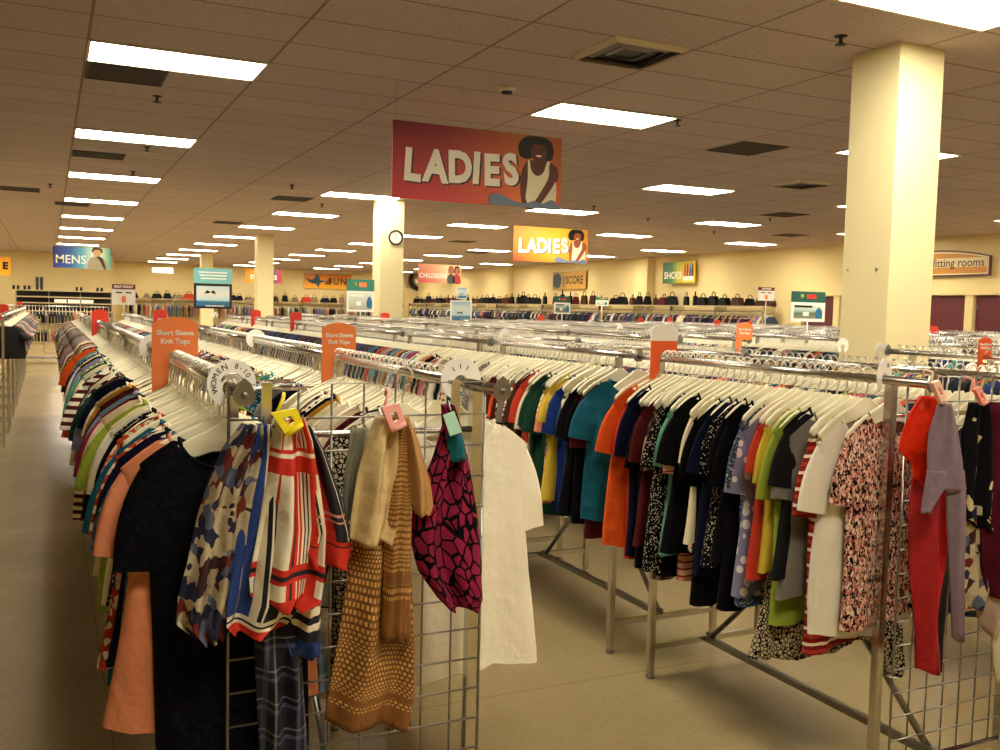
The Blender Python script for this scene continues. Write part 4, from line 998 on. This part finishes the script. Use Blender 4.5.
# maroon fitting-room doors on the right wall
dm = plain('maroon_door_paint', '#571018', .5)
first = None
for k, (ya, yb) in enumerate(((13.6, 14.5), (12.42, 13.32), (14.85, 15.75), (16.0, 16.9), (17.25, 18.15))):
    y0 = (ya+yb)/2
    t = thing('fitting_room_door', (17.12, y0, 0), 'maroon fitting-room door, %s' % ['just right of the large column', 'at the right edge of the photo', 'behind the large column', 'left edge behind the large column, nearest it', 'farthest left, beside the green poster'][k], 'door', 'maroon fitting-room doors')
    hw = (yb-ya)/2
    MB().box((-.02, -hw, .0), (.015, hw, 2.12)).build('panel', dm, t)
    for z in (.6, 1.9): MB().lathe([(.012, -.05), (.012, .05), (0, .05)], (-.03, hw-.02, z), 8).build('hinge', dull, t)
    MB().lathe([(0, 0), (.03, .0), (.03, .02), (0, .03)], (-.03, -hw+.08, 1.1), 10, 'Y').build('knob', dull, t)
for k, yy in enumerate((13.45, 14.67, 15.87, 17.07, 18.3)):
    MB2 = struct('trim_%d' % (k+3), MB().box((17.02, yy-.09, 0), (17.2, yy+.09, 2.2)), wallm)
struct('trim_8', MB().box((17.0, 12.3, 2.14), (17.2, 18.4, 2.24)), wallm)

# ------------------------------------------------------------------ poster stands on the racks
def poster(px0, py0, px1, py1, X, label, style, polebase=RZ):
    c0 = at((px0+px1)/2, (py0+py1)/2, X=X); Y = c0.y
    a, b_ = at(px0, py0, Y=Y), at(px1, py1, Y=Y); w = b_.x-a.x; h = a.z-b_.z
    t = thing('poster_stand', (c0.x, Y, polebase), label, 'poster stand')
    zb = b_.z-polebase
    MB().tube([(0, 0, 0), (0, 0, max(.02, zb)+.01)], .008, 8).build('pole', clear_white, t)
    MB().box((-.03, -.03, -.012), (.03, .03, .014)).build('rail_clamp', clear_white, t)
    fm = {'mus': dark, 'sale': clear_white, 'green': plain('green_header', '#0f5448', .5), 'pale': clear_white, 'bluepale': clear_white}[style]
    r = MB(); e = .02*w/.3
    if style == 'mus': ph, hh = h*.62, h*.38
    elif style in ('green', 'pale'): ph, hh = h*.64, h*.36
    elif style == 'sale': ph, hh = h*.76, h*.24
    else: ph, hh = h, 0
    z0, z1 = zb, zb+ph
    r.box((-w/2, -.008, z0), (-w/2+e, .008, z1)).box((w/2-e, -.008, z0), (w/2, .008, z1)).box((-w/2+e, -.008, z0), (w/2-e, .008, z0+e)).box((-w/2+e, -.008, z1-e), (w/2-e, .008, z1))
    r.build('frame', fm if style != 'green' else clear_white, t)
    pm = {'mus': gradient('poster_sky_%s' % t.name, 'Z', [(0, '#2a6a92'), (.22, '#3a7a9c'), (.3, '#b8dce4'), (.6, '#e8e4d8'), (1, '#cfe6e8')]),
          'bluepale': gradient('poster_sky_%s' % t.name, 'Z', [(0, '#2a6a92'), (.2, '#4a8aa8'), (.3, '#c8e0e4'), (.7, '#dde8e6'), (1, '#8fc4d2')]),
          'sale': white_ink, 'green': gradient('poster_street_%s' % t.name, 'Z', [(0, '#8c8a68'), (.4, '#58705c'), (.6, '#a8c4b8'), (1, '#dfe8d8')]),
          'pale': gradient('poster_pale_%s' % t.name, 'Z', [(0, '#a8a890'), (.5, '#c4d0c0'), (1, '#dfe6d8')])}[style]
    MB().box((-w/2+e, -.004, z0+e), (w/2-e, .004, z1-e)).build('print', pm, t)
    if hh:
        hm = {'mus': plain('pale_aqua_header', '#7fc4c6', .5), 'green': fm, 'pale': plain('teal_header', '#2f8272', .5), 'sale': plain('maroon_header', '#6e1820', .5)}[style]
        MB().box((-w/2, -.006, z1), (w/2, .006, z1+hh)).build('header', hm, t)
    if style == 'mus':
        MB().prism([(-.06*w, z0+ph*.66), (-.16*w, z0+ph*.74), (-.24*w, z0+ph*.56), (-.20*w, z0+ph*.60), (-.13*w, z0+ph*.60)], -.007, -.0035).prism([(-.06*w, z0+ph*.66), (.02*w, z0+ph*.74), (.10*w, z0+ph*.54), (.05*w, z0+ph*.60), (-.01*w, z0+ph*.60)], -.007, -.0035).build('mustache', black_ink, t)
        for k in range(3): MB().box((-w*(.38-.03*k), -.008, z1+hh*(.68-.2*k)), (w*(.38-.02*k), -.005, z1+hh*(.77-.2*k))).build('text_line', white_ink, t)
        MB().prism([(-.45*w, z0+ph*.05), (.45*w, z0+ph*.05), (.45*w, z0+ph*.25), (.3*w, z0+ph*.2), (.1*w, z0+ph*.12), (-.15*w, z0+ph*.22), (-.45*w, z0+ph*.3)], -.006, -.0035).build('printed_hills', plain('printed_blue_hills', '#2b6f96', .5), t)
        MB().box((-w*.2, -.008, z0+ph*.08), (w*.3, -.0058, z0+ph*.13)).build('text_line', white_ink, t)
    if style == 'sale':
        text_mesh('lettering', 'SALE TODAY', hh*.62, white_ink, t, (0, -.008, z1+hh*.5), off=.003, ext=.0006, sx=min(1, w/(hh*4)))
        MB().box((-w*.09, -.007, z0+ph*.15), (w*.09, -.0035, z0+ph*.55)).build('orange_mark', orange_pale, t)
        for sx in (-1, 1): MB().box((sx*w*.2-w*.13, -.007, z0+ph*.74), (sx*w*.2+w*.13, -.0035, z0+ph*.82)).build('text_line', black_ink, t)
    if style in ('green', 'pale'):
        MB().lathe([(0, -.009), (h*.07, -.009), (h*.07, -.005), (0, -.005)], (-w*.2, 0, z1+hh*.55), 14, 'Y').build('round_mark', plain('lime_mark', '#8fae3c', .5), t)
        MB().box((-w*.06, -.009, z1+hh*.35), (w*.22, -.005, z1+hh*.75)).build('red_mark', redcard if style == 'green' else orange_pale, t)
        MB().box((-w*.4, -.007, z0+ph*.74), (w*.12, -.0035, z0+ph*.84)).build('text_line', black_ink if style == 'green' else white_ink, t)
        MB().box((-w*.15, -.007, z0+ph*.3), (w*.02, -.0035, z0+ph*.5)).build('printed_van', white_ink, t)
        MB().prism(smooth_poly([(w*.25, z0+ph*.2), (w*.22, z0+ph*.5), (w*.32, z0+ph*.75), (w*.42, z0+ph*.5), (w*.4, z0+ph*.2)]), -.007, -.0035).build('printed_figure', plain('printed_blue_figure_%s' % style, '#1f6a96', .5), t)
    if style == 'bluepale':
        MB().prism([(-.06*w, z0+ph*.42), (-.14*w, z0+ph*.48), (-.2*w, z0+ph*.38), (-.1*w, z0+ph*.38)], -.007, -.0035).prism([(-.06*w, z0+ph*.42), (.02*w, z0+ph*.48), (.08*w, z0+ph*.38), (-.02*w, z0+ph*.38)], -.007, -.0035).build('mustache', black_ink, t)
    return t
poster(194, 267.5, 232, 309, XC, 'framed mustache poster with an aqua header on a white pole over the racks', 'mus')
poster(112, 284, 135.5, 305, XA2, 'white SALE TODAY sign with a maroon header on the left side', 'sale')
poster(347, 279, 374, 312, 4.0, 'pale green poster in a white frame left of the clock column', 'pale')
poster(450.5, 300, 471.5, 322, 6.0, 'pale blue framed poster with a small dark mustache right of the clock column', 'bluepale')
poster(457, 287, 467, 299, 6.6, 'tiny pale blue poster above the blue framed poster', 'bluepale')
poster(554.5, 296, 570, 314, 7.9, 'small green-headed poster below the SCORE banner', 'green')
poster(792, 291, 824, 322, 7.9, 'dark green headed poster stand beside the large column', 'green')
poster(758.5, 287, 774, 301, 11.7, 'small white SALE TODAY sign left of the dark green poster', 'sale')
poster(596, 297, 608, 306, 12.3, 'small grey poster card on the far racks left of the SHOES banner', 'pale')

# ------------------------------------------------------------------ wall racks with clothes, shelf bags, shoes
shelfm = plain('beige_shelf', '#b7a57e', .6)
def wall_unit(kind, a, b_, fixed, label, z=1.72):
    """hang rail and shelf along Y (kind 'R', at x=fixed) or along X (kind 'B', at y=fixed)"""
    t = thing('wall_shelf', ((fixed, (a+b_)/2, 0) if kind == 'R' else ((a+b_)/2, fixed, 0)), label, 'shelf', 'wall shelves with hanging rails', PI/2 if kind == 'R' else 0)
    L = (b_-a)/2
    MB().box((-L, -.2, z+.12), (L, .25, z+.15)).build('shelf_board', shelfm, t)
    MB().tube([(-L, -.05, z), (L, -.05, z)], .015, 6).build('rail', chrome, t)
    n = max(2, int(2*L/1.6))
    for k in range(n+1):
        x = -L+.02+(2*L-.04)*k/n; MB().box((x-.015, .2, 0), (x+.015, .23, z+.12)).build('upright', chrome, t)
        MB().box((x-.01, -.18, z-.02), (x+.01, .2, z+.12)).build('shelf_bracket', chrome, t)
k = 0
for a in range(19, 46, 4):
    y0, y1 = a, min(a+3.9, 45.4); k += 1
    wall_unit('R', y0, y1, 16.7, 'shelf and rail of dark clothes on the right wall, %s from the fitting rooms' % ordn(k))
    y = y0+.05
    while y < y1-.05:
        cn = pick('dark' if rnd.random() < .7 else 'light'); stuffG.append((16.75, y, 1.72, rnd.gauss(0, .08), rgb(PAL[cn])[:3], 1.0, 0)); stuffH.append((16.75, y, 1.72, 0)); y += rnd.uniform(.07, .12)
k = 0
for a in range(3, 17, 4):
    x0, x1 = a+.2, min(a+4.1, 16.3); k += 1
    wall_unit('B', x0, x1, 45.9, 'shelf and rail of mixed clothes on the back wall, %s from the left corner' % ordn(k), z=1.62)
    x = x0+.05
    while x < x1-.05:
        cn = pick('light'); stuffG.append((x, 45.85, 1.62, rnd.gauss(0, .2), rgb(PAL[cn])[:3], 1.0, PI/2)); stuffH.append((x, 45.85, 1.62, PI/2)); x += rnd.uniform(.09, .14)
# handbags on the shelves
def bag_proto(k):
    w, h, d = [(.3, .22, .12), (.24, .28, .1), (.38, .2, .16)][k]
    t = thing('handbag', (0, 0, 0), '', 'handbag')
    m = MB(); pr = smooth_poly([(-w/2, 0), (w/2, 0), (w/2*.86, h*.7), (w/2*.6, h), (-w/2*.6, h), (-w/2*.86, h*.7)], 3)
    m.prism(pr, -d/2, d/2); m.build('bag_body', fabric('bag_leather_%s' % 'abc'[k], None, .5), t)
    MB().tube([(-w*.25, 0, h*.95), (-w*.2, 0, h*1.35), (0, 0, h*1.5), (w*.2, 0, h*1.35), (w*.25, 0, h*.95)], .012, 6).build('handle', fabric('bag_strap_%s' % 'abc'[k], None, .5), t)
    return t
bp = [bag_proto(k) for k in range(3)]; used = [False]*3
def bag(x, y, z, rz, label, group, cn):
    k = rnd.randrange(3); t = copy_tree(bp[k]) if used[k] else bp[k]; used[k] = True
    t.location = (x, y, z); t.rotation_euler = (0, 0, rz); s = rnd.uniform(.85, 1.25); t.scale = (s, s, s); tag(t, label, None, group)
    for ch in t.children: ch.color = rgb(PAL[cn])
n = 0; y = 19.2
while y < 45:
    if any(abs(y-(a-.05)) < .2 for a in range(23, 46, 4)): y += .15; continue
    n += 1; cn = rnd.choice(['black', 'black', 'black', 'charcoal', 'brown', 'maroon', 'black'])
    bag(16.72, y, 1.87, PI/2+rnd.uniform(-.5, .5), '%s handbag on the right wall shelf, %s from the fitting rooms' % (cn, ordn(n)), 'handbags along the right wall shelf', cn); y += rnd.uniform(.36, .62)
n = 0; x = 3.5
while x < 16.1:
    if any(abs(x-(a+.15)) < .22 for a in (7, 11, 15)): x += .15; continue
    n += 1; cn = rnd.choice(['black', 'charcoal', 'brown', 'coral red', 'navy', 'black', 'taupe'])
    bag(x, 45.95, 1.77, rnd.uniform(-.4, .4), '%s handbag on the back wall shelf, %s from the left corner' % (cn, ordn(n)), 'handbags along the back wall shelf', cn); x += rnd.uniform(.36, .6)

# left far shoe shelf unit and cross rack
t = thing('shoe_shelf', (.55, 38.4, 0), 'long shelf unit with shoes on top against the far left wall', 'shelf')
for z in (1.95, 1.72, 1.5, 1.2): MB().box((-1.62, -.3, z-.04), (1.62, .3, z)).build('shelf_board', shelfm, t)
for x in (-1.6, -.53, .53, 1.6): MB().box((x-.02, .24, 0), (x+.02, .28, 1.95)).box((x-.02, -.28, 0), (x+.02, -.24, 1.2)).build('upright', dull, t)
MB().box((-1.6, .28, 1.0), (1.6, .3, 1.92)).build('back_panel', dark, t)
def shoe(px, label, boot=False, cnt=2):
    p = at(px, 290, Y=38.3)
    t = thing('boots' if boot else 'pair_of_shoes', (p.x, 38.3, 1.95), label, 'boots' if boot else 'shoes')
    for sx in ((-.07, .07)):
        m = MB()
        m.prism([(-.13, 0), (.13, 0), (.135, .03), (.06, .07), (.0, .10), (-.04, .13), (-.12, .14), (-.14, .06)], -.045, .045, 'YZ')
        if boot: m.lathe([(.055, .08), (.05, .3), (.06, .46), (0, .46)], (0, -.07, 0), 10)
        o = m.build('boot' if boot else 'shoe', dark, t, (sx, 0, 0))
shoe(16, 'pair of dark shoes at the left end of the shoe shelf'); shoe(27, 'pair of dark shoes left of the tall boots'); shoe(39.5, 'tall black boots on the shoe shelf', True); shoe(79, 'pair of dark shoes under the MENS banner'); shoe(99.5, 'pair of dark shoes at the right end of the shoe shelf')
bx = at(75, 304, Y=37.6)
for q, x in enumerate((.5, .95, 1.4)):
    o = MB().box((-.2, -.13, 0), (.2, .13, .12)).build('shoe_box', clear_white, None, (x-.1, 38.2, 1.5)); tag(o, 'white box on the shoe shelf, %s of three' % ['leftmost', 'middle', 'rightmost'][q], 'box', 'white boxes on the shoe shelf')
    MB().box((-.205, -.135, .1), (.205, .135, .125)).build('lid', white_ink, o)
# cross rack at the end of the aisle, two tiers of trousers/tops seen edge-on
t = thing('garment_rack', (-.1, 26.3, 0), 'two-tier clothes rack standing across the end of the open aisle', 'clothes rack')
for z in (1.44, .98): MB().tube([(-1.5, 0, z), (1.5, 0, z)], .015, 8).build('rail', chrome, t)
for x in (-1.5, 0, 1.5):
    MB().box((x-.015, -.015, .02), (x+.015, .015, 1.44)).build('post', chrome, t); MB().box((x-.015, -.3, 0), (x+.015, .3, .03)).build('foot', chrome, t)
MB().box((-1.5, -.25, .14), (1.5, .25, .17)).build('base_shelf', dull, t)
for z in (1.44, .98):
    x = -1.5
    while x < 1.35:
        cn = rnd.choice(['black', 'navy', 'taupe', 'charcoal', 'brown', 'cream', 'grey', 'slate blue', 'black', 'peach']); stuffG.append((x-.05, 26.3, z, rnd.gauss(0, .12), rgb(PAL[cn])[:3], .62, PI/2)); stuffH.append((x-.05, 26.3, z, PI/2)); x += rnd.uniform(.06, .1)

stuff_garments(stuffG, 'garments', 'assorted clothes crowding the rails of the farther racks')
stuff_hangers(stuffH, 'hangers', 'cream plastic arms of the hangers on the farther racks', True)
stuff_hangers(stuffH, 'hanger_hooks', 'silver hooks of the hangers lining the farther rails', False)

# ------------------------------------------------------------------ world, view
w = bpy.data.worlds.new('world'); S.world = w; w.use_nodes = True
w.node_tree.nodes['Background'].inputs[0].default_value = (1, .85, .65, 1); w.node_tree.nodes['Background'].inputs[1].default_value = .02
S.view_settings.view_transform = 'Standard'; S.view_settings.look = 'None'; S.view_settings.gamma = 1; S.view_settings.use_curve_mapping = False
S.view_settings.exposure = 1.36
